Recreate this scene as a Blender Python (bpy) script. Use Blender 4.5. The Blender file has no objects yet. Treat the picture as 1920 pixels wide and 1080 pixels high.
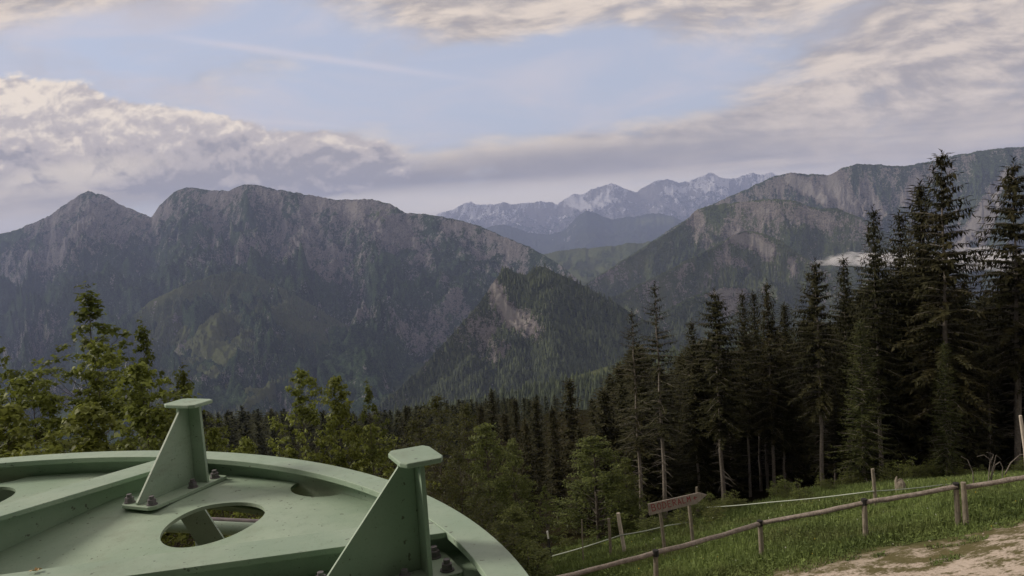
import bpy, bmesh, math, random
import numpy as np
from mathutils import Vector, Matrix
R = math.radians
random.seed(7); rng = np.random.default_rng(7)
sc = bpy.context.scene
COL = sc.collection

# ------------------------------------------------------------------ camera model
F, HY, ROLL = 1500.0, 438.0, R(3.5)
PITCH = math.atan((540 - HY) / F)
cr, sr, cp, sp = math.cos(ROLL), math.sin(ROLL), math.cos(PITCH), math.sin(PITCH)

def ray(px, py):
    """direction through a photo pixel as (x/y, z/y) in world axes"""
    u, v = (px - 960) / F, (540 - py) / F
    u2, v2 = u * cr + v * sr, -u * sr + v * cr
    Y = cp + v2 * sp
    return u2 / Y, (-sp + v2 * cp) / Y

def at(px, py, d):
    a, e = ray(px, py)
    return Vector((a * d, d, e * d))

def on_plane(px, py, z):
    a, e = ray(px, py)
    return Vector((a * z / e, z / e, z))

def px_of(x, y, z):
    d = y * cp - z * sp
    v2 = (y * sp + z * cp) / d; u2 = x / d
    return 960 + F * (u2 * cr - v2 * sr), 540 - F * (u2 * sr + v2 * cr)

# ------------------------------------------------------------------ tagging helpers
def tag(o, label=None, cat=None, group=None, kind=None):
    if label: o['label'] = label
    if cat: o['category'] = cat
    if group: o['group'] = group
    if kind: o['kind'] = kind
    return o

def empty(name, loc=(0, 0, 0), label=None, cat=None, group=None):
    o = bpy.data.objects.new(name, None); COL.objects.link(o)
    o.location = loc; o.empty_display_size = .2
    return tag(o, label, cat, group)

def link(name, me, mat=None, parent=None):
    o = bpy.data.objects.new(name, me); COL.objects.link(o)
    if mat: me.materials.append(mat)
    if parent: o.parent = parent
    return o

def np_mesh(name, V, Fc, smooth=False, tint=None, attrs=None):
    V = np.asarray(V, np.float32); Fc = np.asarray(Fc, np.int32)
    m, k = Fc.shape
    me = bpy.data.meshes.new(name)
    me.vertices.add(len(V)); me.vertices.foreach_set('co', V.ravel())
    me.loops.add(m * k); me.loops.foreach_set('vertex_index', Fc.ravel())
    me.polygons.add(m)
    me.polygons.foreach_set('loop_start', np.arange(m, dtype=np.int32) * k)
    me.polygons.foreach_set('loop_total', np.full(m, k, np.int32))
    if smooth: me.polygons.foreach_set('use_smooth', np.ones(m, bool))
    me.update(calc_edges=True)
    if tint is not None:
        a = me.attributes.new('tint', 'FLOAT', 'FACE'); a.data.foreach_set('value', np.asarray(tint, np.float32))
    for n, arr in (attrs or {}).items():
        a = me.attributes.new(n, 'FLOAT', 'POINT'); a.data.foreach_set('value', np.asarray(arr, np.float32))
    return me

class MB:
    """collects shapes, builds ONE mesh object"""
    def __init__(s): s.v = []; s.f = []
    def add(s, V, Fc):
        b = len(s.v); s.v += [tuple(p) for p in V]; s.f += [tuple(i + b for i in q) for q in Fc]
    def box(s, lo, hi, M=None):
        V = [Vector((x, y, z)) for z in (lo[2], hi[2]) for y in (lo[1], hi[1]) for x in (lo[0], hi[0])]
        if M: V = [M @ p for p in V]
        s.add(V, [(0, 2, 3, 1), (4, 5, 7, 6), (0, 1, 5, 4), (2, 6, 7, 3), (0, 4, 6, 2), (1, 3, 7, 5)])
    def prism(s, poly, z0, z1, M=None):
        n = len(poly)
        V = [Vector((p[0], p[1], z0)) for p in poly] + [Vector((p[0], p[1], z1)) for p in poly]
        if M: V = [M @ p for p in V]
        s.add(V, [tuple(range(n))[::-1], tuple(range(n, 2 * n))] + [(i, (i + 1) % n, n + (i + 1) % n, n + i) for i in range(n)])
    def tube(s, pts, rad, n=8, cap=True, jit=0, rnd=random):
        pts = [Vector(p) for p in pts]
        if not hasattr(rad, '__len__'): rad = [rad] * len(pts)
        V = []; t0 = None
        for i, p in enumerate(pts):
            t = (pts[min(i + 1, len(pts) - 1)] - pts[max(i - 1, 0)]).normalized()
            if t0 is None:
                a = t.orthogonal().normalized()
            else:
                a = (a - t * a.dot(t)).normalized()
            t0 = t; b = t.cross(a)
            for k in range(n):
                q = 2 * math.pi * k / n
                rr = rad[i] * (1 + (rnd.uniform(-jit, jit) if jit else 0))
                V.append(p + (a * math.cos(q) + b * math.sin(q)) * rr)
        Fc = []
        for i in range(len(pts) - 1):
            for k in range(n):
                Fc.append((i * n + k, i * n + (k + 1) % n, (i + 1) * n + (k + 1) % n, (i + 1) * n + k))
        if cap:
            Fc.append(tuple(range(n))[::-1]); Fc.append(tuple(range((len(pts) - 1) * n, len(pts) * n)))
        s.add(V, Fc)
    def lathe(s, prof, n=96, closed=True):
        m = len(prof); V = []; Fc = []
        for k in range(n):
            q = 2 * math.pi * k / n; c, d = math.cos(q), math.sin(q)
            V += [(r * c, r * d, z) for r, z in prof]
        for k in range(n):
            k2 = (k + 1) % n
            for i in range(m if closed else m - 1):
                j = (i + 1) % m
                Fc.append((k * m + i, k2 * m + i, k2 * m + j, k * m + j))
        s.add(V, Fc)
    def mesh(s, name, smooth=False):
        me = bpy.data.meshes.new(name); me.from_pydata(s.v, [], s.f); me.update()
        if smooth: me.polygons.foreach_set('use_smooth', np.ones(len(me.polygons), bool))
        return me
    def build(s, name, mat, parent=None, smooth=False, bevel=0, fixn=False):
        me = s.mesh(name, smooth)
        if bevel or fixn:
            bm = bmesh.new(); bm.from_mesh(me)
            if fixn: bmesh.ops.recalc_face_normals(bm, faces=bm.faces)
            if bevel:
                ed = [e for e in bm.edges if len(e.link_faces) == 2 and e.calc_face_angle(0) > R(35)]
                bmesh.ops.bevel(bm, geom=ed, offset=bevel, segments=2, affect='EDGES', profile=.5)
            bm.to_mesh(me); bm.free()
        return link(name, me, mat, parent)

# ------------------------------------------------------------------ node helper
class S:
    """socket with arithmetic"""
    def __init__(s, t, k): s.t = t; s.k = k
    def _m(s, op, a, b=None, c=None):
        n = s.t.nodes.new('ShaderNodeMath'); n.operation = op
        for i, x in enumerate((a, b, c)):
            if x is None: continue
            if isinstance(x, S): s.t.links.new(x.k, n.inputs[i])
            else: n.inputs[i].default_value = x
        return S(s.t, n.outputs[0])
    def __add__(s, o): return s._m('ADD', s, o)
    __radd__ = __add__
    def __sub__(s, o): return s._m('SUBTRACT', s, o)
    def __rsub__(s, o): return s._m('SUBTRACT', o, s)
    def __mul__(s, o): return s._m('MULTIPLY', s, o)
    __rmul__ = __mul__
    def __truediv__(s, o): return s._m('DIVIDE', s, o)
    def __rtruediv__(s, o): return s._m('DIVIDE', o, s)
    def mx(s, o): return s._m('MAXIMUM', s, o)
    def mn(s, o): return s._m('MINIMUM', s, o)
    def exp(s): return s._m('EXPONENT', s)
    def pw(s, o): return s._m('POWER', s, o)
    def step(s, a, b):
        n = s.t.nodes.new('ShaderNodeMapRange'); n.interpolation_type = 'SMOOTHSTEP'
        s.t.links.new(s.k, n.inputs[0])
        n.inputs[1].default_value = a; n.inputs[2].default_value = b
        return S(s.t, n.outputs[0])

class NT:
    def __init__(s, tree): s.t = tree; s.n = tree.nodes; s.l = tree.links
    def node(s, ty, **kw):
        n = s.n.new(ty)
        for k, v in kw.items(): setattr(n, k, v)
        return n
    def setin(s, n, i, v):
        if isinstance(v, S): s.l.new(v.k, n.inputs[i])
        elif v is not None:
            if isinstance(v, (tuple, list)) and len(v) == 3 and n.inputs[i].type == 'RGBA': v = (*v, 1)
            n.inputs[i].default_value = v
    def coord(s, which='Object'): return S(s.t, s.node('ShaderNodeTexCoord').outputs[which])
    def pos(s): return S(s.t, s.node('ShaderNodeNewGeometry').outputs['Position'])
    def sep(s, v):
        n = s.node('ShaderNodeSeparateXYZ'); s.setin(n, 0, v); return [S(s.t, o) for o in n.outputs]
    def vec(s, x, y, z):
        n = s.node('ShaderNodeCombineXYZ')
        for i, q in enumerate((x, y, z)): s.setin(n, i, q)
        return S(s.t, n.outputs[0])
    def scale(s, v, sx, sy=None, sz=None):
        n = s.node('ShaderNodeVectorMath', operation='MULTIPLY'); s.setin(n, 0, v)
        n.inputs[1].default_value = (sx, sx if sy is None else sy, sx if sz is None else sz); return S(s.t, n.outputs[0])
    def vadd(s, a, b):
        n = s.node('ShaderNodeVectorMath', operation='ADD'); s.setin(n, 0, a); s.setin(n, 1, b); return S(s.t, n.outputs[0])
    def noise(s, v, scale, detail=4, rough=.55, dist=0, col=False, dim='3D'):
        n = s.node('ShaderNodeTexNoise', noise_dimensions=dim); s.setin(n, 'Vector', v)
        n.inputs['Scale'].default_value = scale; n.inputs['Detail'].default_value = detail
        n.inputs['Roughness'].default_value = rough; n.inputs['Distortion'].default_value = dist
        return S(s.t, n.outputs[1 if col else 0])
    def voro(s, v, scale, rnd=1, out=0, feature='F1'):
        n = s.node('ShaderNodeTexVoronoi', feature=feature); s.setin(n, 'Vector', v); n.inputs['Scale'].default_value = scale
        n.inputs['Randomness'].default_value = rnd
        return S(s.t, n.outputs[out])
    def mix(s, f, a, b, mode='MIX'):
        n = s.node('ShaderNodeMix', data_type='RGBA', blend_type=mode, clamp_factor=True)
        s.setin(n, 0, f); s.setin(n, 6, a); s.setin(n, 7, b); return S(s.t, n.outputs[2])
    def attr(s, name): return S(s.t, s.node('ShaderNodeAttribute', attribute_name=name).outputs['Fac'])
    def rnd(s): return S(s.t, s.node('ShaderNodeObjectInfo').outputs['Random'])
    def bump(s, h, strength=.5, dist=.01):
        n = s.node('ShaderNodeBump'); n.inputs['Strength'].default_value = strength; n.inputs['Distance'].default_value = dist
        s.setin(n, 'Height', h); return S(s.t, n.outputs[0])

def material(name, build):
    m = bpy.data.materials.new(name); m.use_nodes = True
    t = NT(m.node_tree); t.n.clear()
    out = t.node('ShaderNodeOutputMaterial'); b = t.node('ShaderNodeBsdfPrincipled')
    b.inputs['Specular IOR Level'].default_value = .25
    sh = build(t, b)
    t.l.new((sh or b).outputs[0], out.inputs[0])
    return m

# ------------------------------------------------------------------ materials
def paint(dark=0):
    def f(t, b):
        p = t.coord()
        n1 = t.noise(p, 3.1, 5, .6); n2 = t.noise(p, 26, 4, .6); n3 = t.noise(p, 160, 3, .6)
        c = t.mix(n1.step(.3, .72), (.265, .365, .265), (.345, .435, .33))
        c = t.mix((n2.step(.5, .8)) * .4, c, (.215, .30, .21))
        c = t.mix(n3.step(.58, .72) * n2.step(.35, .6) * .6, c, (.15, .165, .12))
        st_ = t.noise(t.scale(p, 2.2, 2.2, 9), 1, 6, .7).step(.56, .74); c = t.mix(st_ * .45, c, (.20, .215, .15))
        c = t.mix(t.noise(p, 11, 6, .75).step(.64, .70) * .5, c, (.13, .11, .075))
        sp = t.noise(p, 46, 2, .5).step(.69, .73) * .75
        c = t.mix(sp, c, (.075, .07, .055))
        t.setin(b, 'Base Color', c); t.setin(b, 'Roughness', n2 * .2 + .42)
        t.setin(b, 'Normal', t.bump(n3 * .6 + n2, .18, .004)); b.inputs['Specular IOR Level'].default_value = .42
    return f
M = {}
M['paint'] = material('green_paint', paint())

def metal(t, b):
    p = t.coord(); n = t.noise(p, 60, 4, .6)
    t.setin(b, 'Base Color', t.mix(n, (.10, .095, .105), (.24, .22, .23))); t.setin(b, 'Roughness', n * .3 + .45)
    b.inputs['Metallic'].default_value = .35
M['bolt'] = material('weathered_bolt_steel', metal)
M['dark_steel'] = material('dark_weathered_steel', lambda t, b: (t.setin(b, 'Base Color', t.mix(t.noise(t.coord(), 12, 4), (.065, .07, .052), (.11, .115, .085))), None)[1])
def rubber(t, b):
    p = t.coord(); t.setin(b, 'Base Color', t.mix(t.noise(p, 30), (.012, .012, .012), (.035, .033, .03))); b.inputs['Roughness'].default_value = .8
M['rubber'] = material('black_rubber', rubber)
def galv(t, b):
    p = t.coord(); n = t.noise(p, 20, 5, .6)
    t.setin(b, 'Base Color', t.mix(n.step(.3, .7), (.30, .27, .27), (.42, .37, .37))); b.inputs['Roughness'].default_value = .55; b.inputs['Metallic'].default_value = .3
M['galv'] = material('galvanised_rail', galv)

def wood(c1, c2, cd):
    def f(t, b):
        p = t.coord(); r = t.rnd()
        q = t.vadd(p, t.vec(r * 31., r * 17., r * 9.))
        n = t.noise(t.scale(q, 9, 9, 9), 1, 5, .65); g = t.noise(t.scale(q, 30, 30, 4), 1, 4, .6)
        c = t.mix(n.step(.25, .75), c1, c2); c = t.mix(g.step(.52, .72) * .75, c, cd)
        t.setin(b, 'Base Color', c); b.inputs['Roughness'].default_value = .85
        t.setin(b, 'Normal', t.bump(g + n * .5, .5, .02))
    return f
M['wood'] = material('weathered_wood', wood((.17, .145, .12), (.31, .265, .23), (.06, .047, .04)))
M['post'] = material('weathered_post', wood((.17, .15, .115), (.27, .235, .18), (.075, .06, .045)))
M['board'] = material('sign_board_wood', wood((.25, .215, .185), (.35, .305, .265), (.14, .115, .095)))
M['bark'] = material('spruce_bark', wood((.11, .095, .08), (.23, .205, .17), (.05, .04, .033)))
M['bark2'] = material('deciduous_bark', wood((.06, .052, .042), (.11, .095, .075), (.03, .025, .02)))
def flat(c, rough=.7):
    def f(t, b):
        n = t.noise(t.coord(), 25, 3)
        t.setin(b, 'Base Color', t.mix(n, tuple(x * .75 for x in c), tuple(min(1, x * 1.2) for x in c))); b.inputs['Roughness'].default_value = rough
    return f
M['red'] = material('faded_red_paint', flat((.26, .05, .05)))
M['white'] = material('white_plastic', flat((.66, .66, .60)))
M['rope'] = material('white_fence_rope', flat((.36, .40, .33)))
M['black'] = material('black_plastic', flat((.02, .02, .022)))
M['pale'] = material('bleached_wood', wood((.42, .37, .30), (.56, .50, .42), (.2, .17, .14)))
M['wall'] = material('shade_wall_plaster', flat((.10, .09, .08), .9))

def needles(lo, hi, warm):
    def f(t, b):
        a = t.attr('tint'); r = t.rnd()
        n = t.noise(t.coord(), .9, 3)
        c = t.mix(a * .75 + n.step(.35, .7) * .25, lo, hi)
        c = t.mix(r * .55 * n.step(.3, .8), c, warm)
        t.setin(b, 'Base Color', c); b.inputs['Roughness'].default_value = .7; b.inputs['Specular IOR Level'].default_value = .12
    return f
M['needle'] = material('spruce_needles', needles((.013, .015, .006), (.054, .054, .021), (.056, .042, .018)))
M['needle_green'] = material('green_spruce_needles', needles((.018, .025, .008), (.068, .078, .024), (.062, .056, .018)))
M['hill_conifer'] = material('hill_conifers', needles((.020, .031, .014), (.098, .122, .048), (.105, .11, .046)))
M['needle_far'] = material('far_spruce_needles', needles((.015, .020, .009), (.056, .060, .024), (.060, .048, .020)))
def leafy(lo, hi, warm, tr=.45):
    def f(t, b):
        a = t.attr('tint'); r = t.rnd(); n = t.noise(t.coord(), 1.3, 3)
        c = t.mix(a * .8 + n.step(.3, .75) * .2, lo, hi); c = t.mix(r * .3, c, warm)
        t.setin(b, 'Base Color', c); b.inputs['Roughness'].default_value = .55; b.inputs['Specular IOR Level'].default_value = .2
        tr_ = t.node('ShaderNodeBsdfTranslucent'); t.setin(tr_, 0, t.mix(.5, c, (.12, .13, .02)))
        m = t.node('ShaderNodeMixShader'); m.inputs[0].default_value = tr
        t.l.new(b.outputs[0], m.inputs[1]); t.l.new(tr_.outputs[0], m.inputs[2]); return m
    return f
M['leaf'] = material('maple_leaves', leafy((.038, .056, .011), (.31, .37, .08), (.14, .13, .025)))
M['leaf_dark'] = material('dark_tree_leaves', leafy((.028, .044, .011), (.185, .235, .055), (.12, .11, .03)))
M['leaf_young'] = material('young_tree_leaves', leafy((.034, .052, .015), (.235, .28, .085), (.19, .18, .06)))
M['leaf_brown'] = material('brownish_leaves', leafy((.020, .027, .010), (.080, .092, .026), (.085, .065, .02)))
def grassm(t, b):
    a = t.attr('tint'); n = t.noise(t.coord(), .35, 4)
    c = t.mix(a, (.064, .092, .022), (.20, .265, .075)); c = t.mix(n.step(.45, .75) * .45, c, (.19, .175, .08))
    t.setin(b, 'Base Color', c); b.inputs['Roughness'].default_value = .6
M['grass'] = material('meadow_grass', grassm)
M['weed'] = material('meadow_weeds', needles((.050, .078, .022), (.15, .20, .055), (.15, .15, .05)))
M['flower'] = material('meadow_flowers', lambda t, b: (t.setin(b, 'Base Color', t.mix(t.attr('tint').step(.4, .6), (.6, .6, .5), (.5, .38, .04))), None)[1])

# ------------------------------------------------------------------ numpy noise
def _hash(i, j, s):
    h = (i * 374761393 + j * 668265263 + s * 1274126177) & 0xFFFFFFFF
    h = ((h ^ (h >> 13)) * 1274126177) & 0xFFFFFFFF
    return ((h ^ (h >> 16)) & 0xFFFFFF) / 0xFFFFFF
def vnoise(x, y, s=0):
    i = np.floor(x).astype(np.int64); j = np.floor(y).astype(np.int64); fx = x - i; fy = y - j
    u = fx * fx * fx * (fx * (fx * 6 - 15) + 10); v = fy * fy * fy * (fy * (fy * 6 - 15) + 10)
    return (_hash(i, j, s) * (1 - u) + _hash(i + 1, j, s) * u) * (1 - v) + (_hash(i, j + 1, s) * (1 - u) + _hash(i + 1, j + 1, s) * u) * v
def fbm(x, y, o=5, s=0, g=.5):
    t = 0; a = 1; n = 0
    for k in range(o):
        t = t + a * vnoise(x * 2 ** k + 17.3 * k, y * 2 ** k - 9.1 * k, s + k); n += a; a *= g
    return t / n
def ridged(x, y, o=5, s=0, g=.55):
    t = 0; a = 1; n = 0
    for k in range(o):
        t = t + a * (1 - np.abs(2 * vnoise(x * 2 ** k + 5.7 * k, y * 2 ** k + 3.3 * k, s + k) - 1)); n += a; a *= g
    return t / n

# ------------------------------------------------------------------ ground
FLOOR = -700.0
def ground_z(x, y):
    x = np.asarray(x, float); y = np.asarray(y, float)
    dx = x - 11.3
    lat = np.where(dx < 0, -30 * np.tanh(-dx / 30), 4 * np.tanh(dx / 4)) * .17
    lon = np.interp(y, [-60, 0, 6, 20, 38, 44, 60, 320, 420, 1700, 1900], [5.4, 4.9, 3.7, 0, -5.9, -8.2, -12.6, -66, -95, -660, FLOOR + 8])
    z = -8.0 + lat + lon
    w = np.clip((np.hypot(x, y) - 3) / 20, 0, 1)
    z = z + (vnoise(x / 2.7, y / 2.7, 3) - .5) * .16 * w + (fbm(x / 9, y / 9, 3, 5) - .5) * .5 * np.clip((np.hypot(x, y) - 24) / 30, 0, 1)
    far = np.clip((np.hypot(x, y) - 100) / 500, 0, 1)
    z = z + (fbm(x / 260, y / 260, 4, 11) - .5) * 26 * far * np.clip((z - FLOOR - 10) / 100, 0, 1)
    return np.maximum(z, FLOOR)
def gz(x, y): return float(ground_z(np.array([x]), np.array([y]))[0])
def on_ground(px, py, off=0.0):
    a, e = ray(px, py)
    lo, hi = 3.0, 200.0
    for d in np.linspace(4, 200, 4000):
        if e * d < gz_fast(a * d, d) + off: return Vector((a * d, d, gz(a * d, d)))
    return None
def gz_fast(x, y):
    dx = x - 11.3
    lat = (-30 * math.tanh(-dx / 30) if dx < 0 else 4 * math.tanh(dx / 4)) * .17
    return -8.0 + lat + float(np.interp(y, [-60, 0, 6, 20, 38, 44, 60, 320], [5.4, 4.9, 3.7, 0, -5.9, -8.2, -12.6, -66]))

# fence posts (tops seen in the photograph, one metre above the ground)
FENCE_PX = [(985, 1096), (1227, 1036), (1426, 980), (1621, 945), (1795, 913), (1985, 884)]
FP = [on_ground(px, py, 1.0) for px, py in FENCE_PX]
d0 = FP[1]; d1 = FP[4]
fdir = Vector((d1.x - d0.x, d1.y - d0.y)).normalized(); fnor = Vector((fdir.y, -fdir.x))   # towards the camera

def build_ground():
    rad = np.concatenate([np.linspace(.6, 60, 260), np.geomspace(60.6, 400, 130), np.geomspace(410, 30000, 90)])
    th_f = np.linspace(-R(42), R(42), 420); th_b = np.linspace(R(42), 2 * math.pi - R(42), 60)[1:-1]
    th = np.concatenate([th_f, th_b])
    RR, TT = np.meshgrid(rad, th, indexing='ij')
    X = RR * np.sin(TT); Y = RR * np.cos(TT); Z = ground_z(X, Y)
    n, m = X.shape
    V = np.stack([X, Y, Z], -1).reshape(-1, 3)
    V = np.vstack([V, [[0, 0, gz(0, 0)]]])
    i = np.arange(n - 1)[:, None] * m; j = np.arange(m)[None]; j2 = (j + 1) % m
    Fq = np.stack([i + j, i + m + j, i + m + j2, i + j2], -1).reshape(-1, 4)[:, ::-1]
    me = np_mesh('ground', V, Fq, True)
    bm = bmesh.new(); bm.from_mesh(me); bm.verts.ensure_lookup_table()
    for k in range(m): bm.faces.new((bm.verts[n * m], bm.verts[k], bm.verts[(k + 1) % m]))
    bmesh.ops.recalc_face_normals(bm, faces=bm.faces); bm.to_mesh(me); bm.free()
    o = link('ground', me, M['ground']); tag(o, kind='structure'); return o

def groundm(t, b):
    p = t.pos(); x, y, z = t.sep(p)
    side = (x - d0.x) * fnor.x + (y - d0.y) * fnor.y          # metres in front of the rail fence
    n1 = t.noise(p, .45, 5, .65); n2 = t.noise(p, 2.2, 6, .7); n3 = t.noise(p, 14, 4, .65)
    dirt = (side + (n1 - .5) * 3.4 + (n2 - .5) * 3.0).step(.9, 2.6) * (n2 * .75 + n1 * .55 + n3 * .3).step(.75, .90)
    dirt = dirt * x.step(-2, 3)
    g = t.mix(n2, (.034, .046, .016), (.082, .098, .034)); g = t.mix(n1.step(.4, .7) * .5, g, (.115, .10, .045))
    g = t.mix((side + (n1 - .5) * 2.0).step(.3, 1.5), g, t.mix(n2 * .5 + n3 * .5, (.066, .066, .028), (.165, .14, .075)))
    d = t.mix(n3, (.33, .275, .22), (.56, .48, .405)); d = t.mix(n2.step(.55, .8) * .5, d, (.20, .145, .10))
    c = t.mix(dirt, g, d)
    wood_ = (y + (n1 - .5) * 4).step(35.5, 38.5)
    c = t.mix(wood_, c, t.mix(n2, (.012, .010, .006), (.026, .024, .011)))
    far = y.step(250, 600)
    nf = t.noise(p, .012, 6, .6)
    c = t.mix(far, c, t.mix(nf.step(.35, .65), (.022, .034, .016), (.05, .068, .028)))
    t.setin(b, 'Base Color', c); b.inputs['Roughness'].default_value = 1; b.inputs['Specular IOR Level'].default_value = 0
    t.setin(b, 'Normal', t.bump(n3 + n2, .6, .05))
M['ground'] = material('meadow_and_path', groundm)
build_ground()

# ------------------------------------------------------------------ mountains
def mountm(rock1, rock2, forest1, forest2, bumpd=18, detail=1.0):
    def f(t, b):
        p = t.pos()
        rk = t.attr('rock'); sn = t.attr('snow'); md = t.attr('meadow')
        ps = t.scale(p, 1, .55, .30)
        nA = t.noise(t.scale(p, 1, .7, .6), .0042 * detail, 7, .66, .3); nS = t.noise(ps, .016 * detail, 7, .68, .4); nF = t.noise(p, .05 * detail, 6, .72)
        nB = nS * .6 + nF * .4; nC = t.noise(p, .13 * detail, 5, .7)
        fo = t.mix((nB * .7 + nC * .7 - .15).step(.42, .66), forest1, forest2)
        fo = t.mix(md * nA.step(.3, .6), fo, (.14, .16, .07))
        ro = t.mix((nB * .5 + nC * .5).step(.36, .66), rock1, rock2)
        k = (rk + (nA - .5) * 1.6 + (nS - .5) * 2.0 + (nF - .5) * 1.8 + (nC - .5) * 1.2).step(.41, .57)
        c = t.mix(k, fo, ro)
        c = t.mix((rk + (nF - .5) * 1.2 + (nC - .5) * .8).step(.75, 1.25) * .8, c, (.40, .37, .335))
        c = t.mix((sn + (nB - .5) * 3.2).step(.42, .62), c, (.85, .84, .86))
        t.setin(b, 'Base Color', c); b.inputs['Roughness'].default_value = 1; b.inputs['Specular IOR Level'].default_value = 0
        t.setin(b, 'Normal', t.bump(nC * .7 + nF * 1.2 + nS * .6, 1.0, bumpd * 1.6))
    return f
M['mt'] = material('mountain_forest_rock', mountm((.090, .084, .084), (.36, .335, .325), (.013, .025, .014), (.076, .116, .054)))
M['mt_right'] = material('paler_mountain', mountm((.11, .10, .094), (.41, .365, .32), (.015, .026, .012), (.105, .142, .054)))  # paler, warmer rock and forest tones than the left massif
M['mt_near'] = material('wooded_hill', mountm((.11, .10, .095), (.36, .325, .305), (.013, .021, .011), (.080, .098, .040), 8, 1.8))
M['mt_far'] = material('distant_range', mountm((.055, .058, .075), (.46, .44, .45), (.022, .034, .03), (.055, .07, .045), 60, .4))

def mountain(name, sky, dist, yfoot, mat, label, zfoot=FLOOR, p=1.5, amp=220, wl=900, seed=0, cols=.75, rows=210, hw=.55, zrock=None, macro=.8,
             rocky=None, strokes=(), snow=None, meadow=None, trees=0, jag=1.2, spurs=(), w0=.10):
    sx = [q[0] for q in sky]; sy = [q[1] for q in sky]
    px = np.linspace(sx[0], sx[-1], int((sx[-1] - sx[0]) * cols))
    py = np.interp(px, sx, sy)
    ker = np.hanning(9); ker /= ker.sum()
    pys = np.convolve(np.pad(py, 4, 'edge'), ker, 'valid')
    pys += (fbm(px / 14, px * 0, 4, seed + 40, .6) - .5) * jag * 4 + (vnoise(px / 2.2, px * 0, seed + 50) - .5) * jag
    u = (px - 960) / F; v = (540 - pys) / F
    u2, v2 = u * cr + v * sr, -u * sr + v * cr
    Yd = cp + v2 * sp; a = u2 / Yd; e = (-sp + v2 * cp) / Yd
    D = np.interp(px, [q[0] for q in dist], [q[1] for q in dist])
    Yf = np.interp(px, [q[0] for q in yfoot], [q[1] for q in yfoot])
    Zr = e * D
    t = np.concatenate([-np.linspace(.35, .02, 8), np.linspace(0, 1, rows) ** 1.15])
    T, A_ = np.meshgrid(t, a, indexing='ij')
    Dm, Zm, Fm = (np.broadcast_to(q, T.shape) for q in (D, Zr, Yf))
    Yp = Dm - T * (Dm - Fm); Xp = A_ * Yp
    Tp = np.clip(T, 0, 1)
    drop = Zm - zfoot
    Z = zfoot + drop * (1 - Tp) ** p
    Z = np.where(T < 0, Zm - drop * np.abs(T) * 1.6, Z)
    wx = (fbm(Xp / (wl * 1.3), Yp / (wl * 1.3), 4, seed) - .5) * 2
    wy = (fbm(Xp / (wl * 1.3) + 40, Yp / (wl * 1.3), 4, seed + 3) - .5) * 2
    s_ = A_ * Dm
    skew = (fbm(a * 9 + seed, a * 0, 3, seed + 8) - .5)[None] * 5.0
    n1 = ridged(s_ / wl + wx * .9 + Tp * skew, Tp * 3.0 + wy * 1.1, 3, seed + 1, .5)
    n2 = ridged(s_ / (wl * .36) + wx * 3.0 + Tp * skew * 2.2, Tp * 12 + wy * 4.0, 4, seed + 2, .6)
    n3 = fbm(Xp / (wl * .16), Yp / (wl * .16), 4, seed + 7, .6)
    w = np.clip(Tp / w0, 0, 1) ** .8 * np.clip((1 - Tp) * 2.4, 0, 1)
    carve = (1 - n1) * 1.0 + (1 - n2) * .55 + (n3 - .5) * .38
    Z = Z - amp * w * np.where(T < 0, 0, carve)
    Z = Z - np.where(T > 0, np.clip(Tp / .02, 0, 1) * amp * .05 * n3, 0)
    # albedo masks
    gy, gx = np.gradient(Z); dY = np.gradient(Yp, axis=0); dX = np.gradient(Xp, axis=1)
    sl = np.hypot(gy / np.where(np.abs(dY) < .01, .01, dY), gx / np.where(np.abs(dX) < .01, .01, dX))
    hrel = np.clip((Z - zfoot) / np.maximum(drop, 1), 0, 1)
    rk = np.clip((sl - .75) * .45, -.25, .35) + (hrel - .62) * hw + .22 + (carve - .75) * .5 + (fbm(Xp / (wl * 1.1), Yp / (wl * 1.1), 4, seed + 60, .6) - .5) * macro
    if zrock is not None: rk = rk + np.clip((Z - zrock) / 1500, -.26, .30)
    if rocky is not None: rk = rk + rocky
    # projected position of each vertex: where named scree slopes, meadows and a painted sunlit strip lie on the flank
    dd = Yp * cp - Z * sp; vv = (Yp * sp + Z * cp) / dd; uu = Xp / dd
    PX = 960 + F * (uu * cr - vv * sr); PY = 540 - F * (uu * sr + vv * cr)
    md = np.zeros_like(Z) + (meadow or 0)
    sn = np.zeros_like(Z)
    if snow: sn = np.clip((hrel - snow) * 1.8, 0, 1) * .55 + (n2 - .55) * 1.1
    for kind, pts, wd, am in strokes:
        best = np.full(Z.shape, 1e9)
        for (x0, y0), (x1, y1) in zip(pts[:-1], pts[1:]):
            L2 = (x1 - x0) ** 2 + (y1 - y0) ** 2
            q = np.clip(((PX - x0) * (x1 - x0) + (PY - y0) * (y1 - y0)) / L2, 0, 1)
            best = np.minimum(best, np.hypot(PX - x0 - q * (x1 - x0), PY - y0 - q * (y1 - y0)))
        g = np.exp(-(best / wd) ** 2) * am
        if kind == 'rock': rk = rk + g
        elif kind == 'snow': sn = sn + g
        else: md = md + g
    n, m = Z.shape
    V = np.stack([Xp, Yp, np.maximum(Z, zfoot - 5)], -1).reshape(-1, 3)
    i = np.arange(n - 1)[:, None] * m; j = np.arange(m - 1)[None]
    Fq = np.stack([i + j, i + j + 1, i + m + j + 1, i + m + j], -1).reshape(-1, 4)[:, ::-1]
    me = np_mesh(name, V, Fq, True, attrs={'rock': rk.ravel(), 'snow': sn.ravel(), 'meadow': md.ravel()})
    o = link(name, me, mat); tag(o, label, None, None, 'structure')
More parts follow.
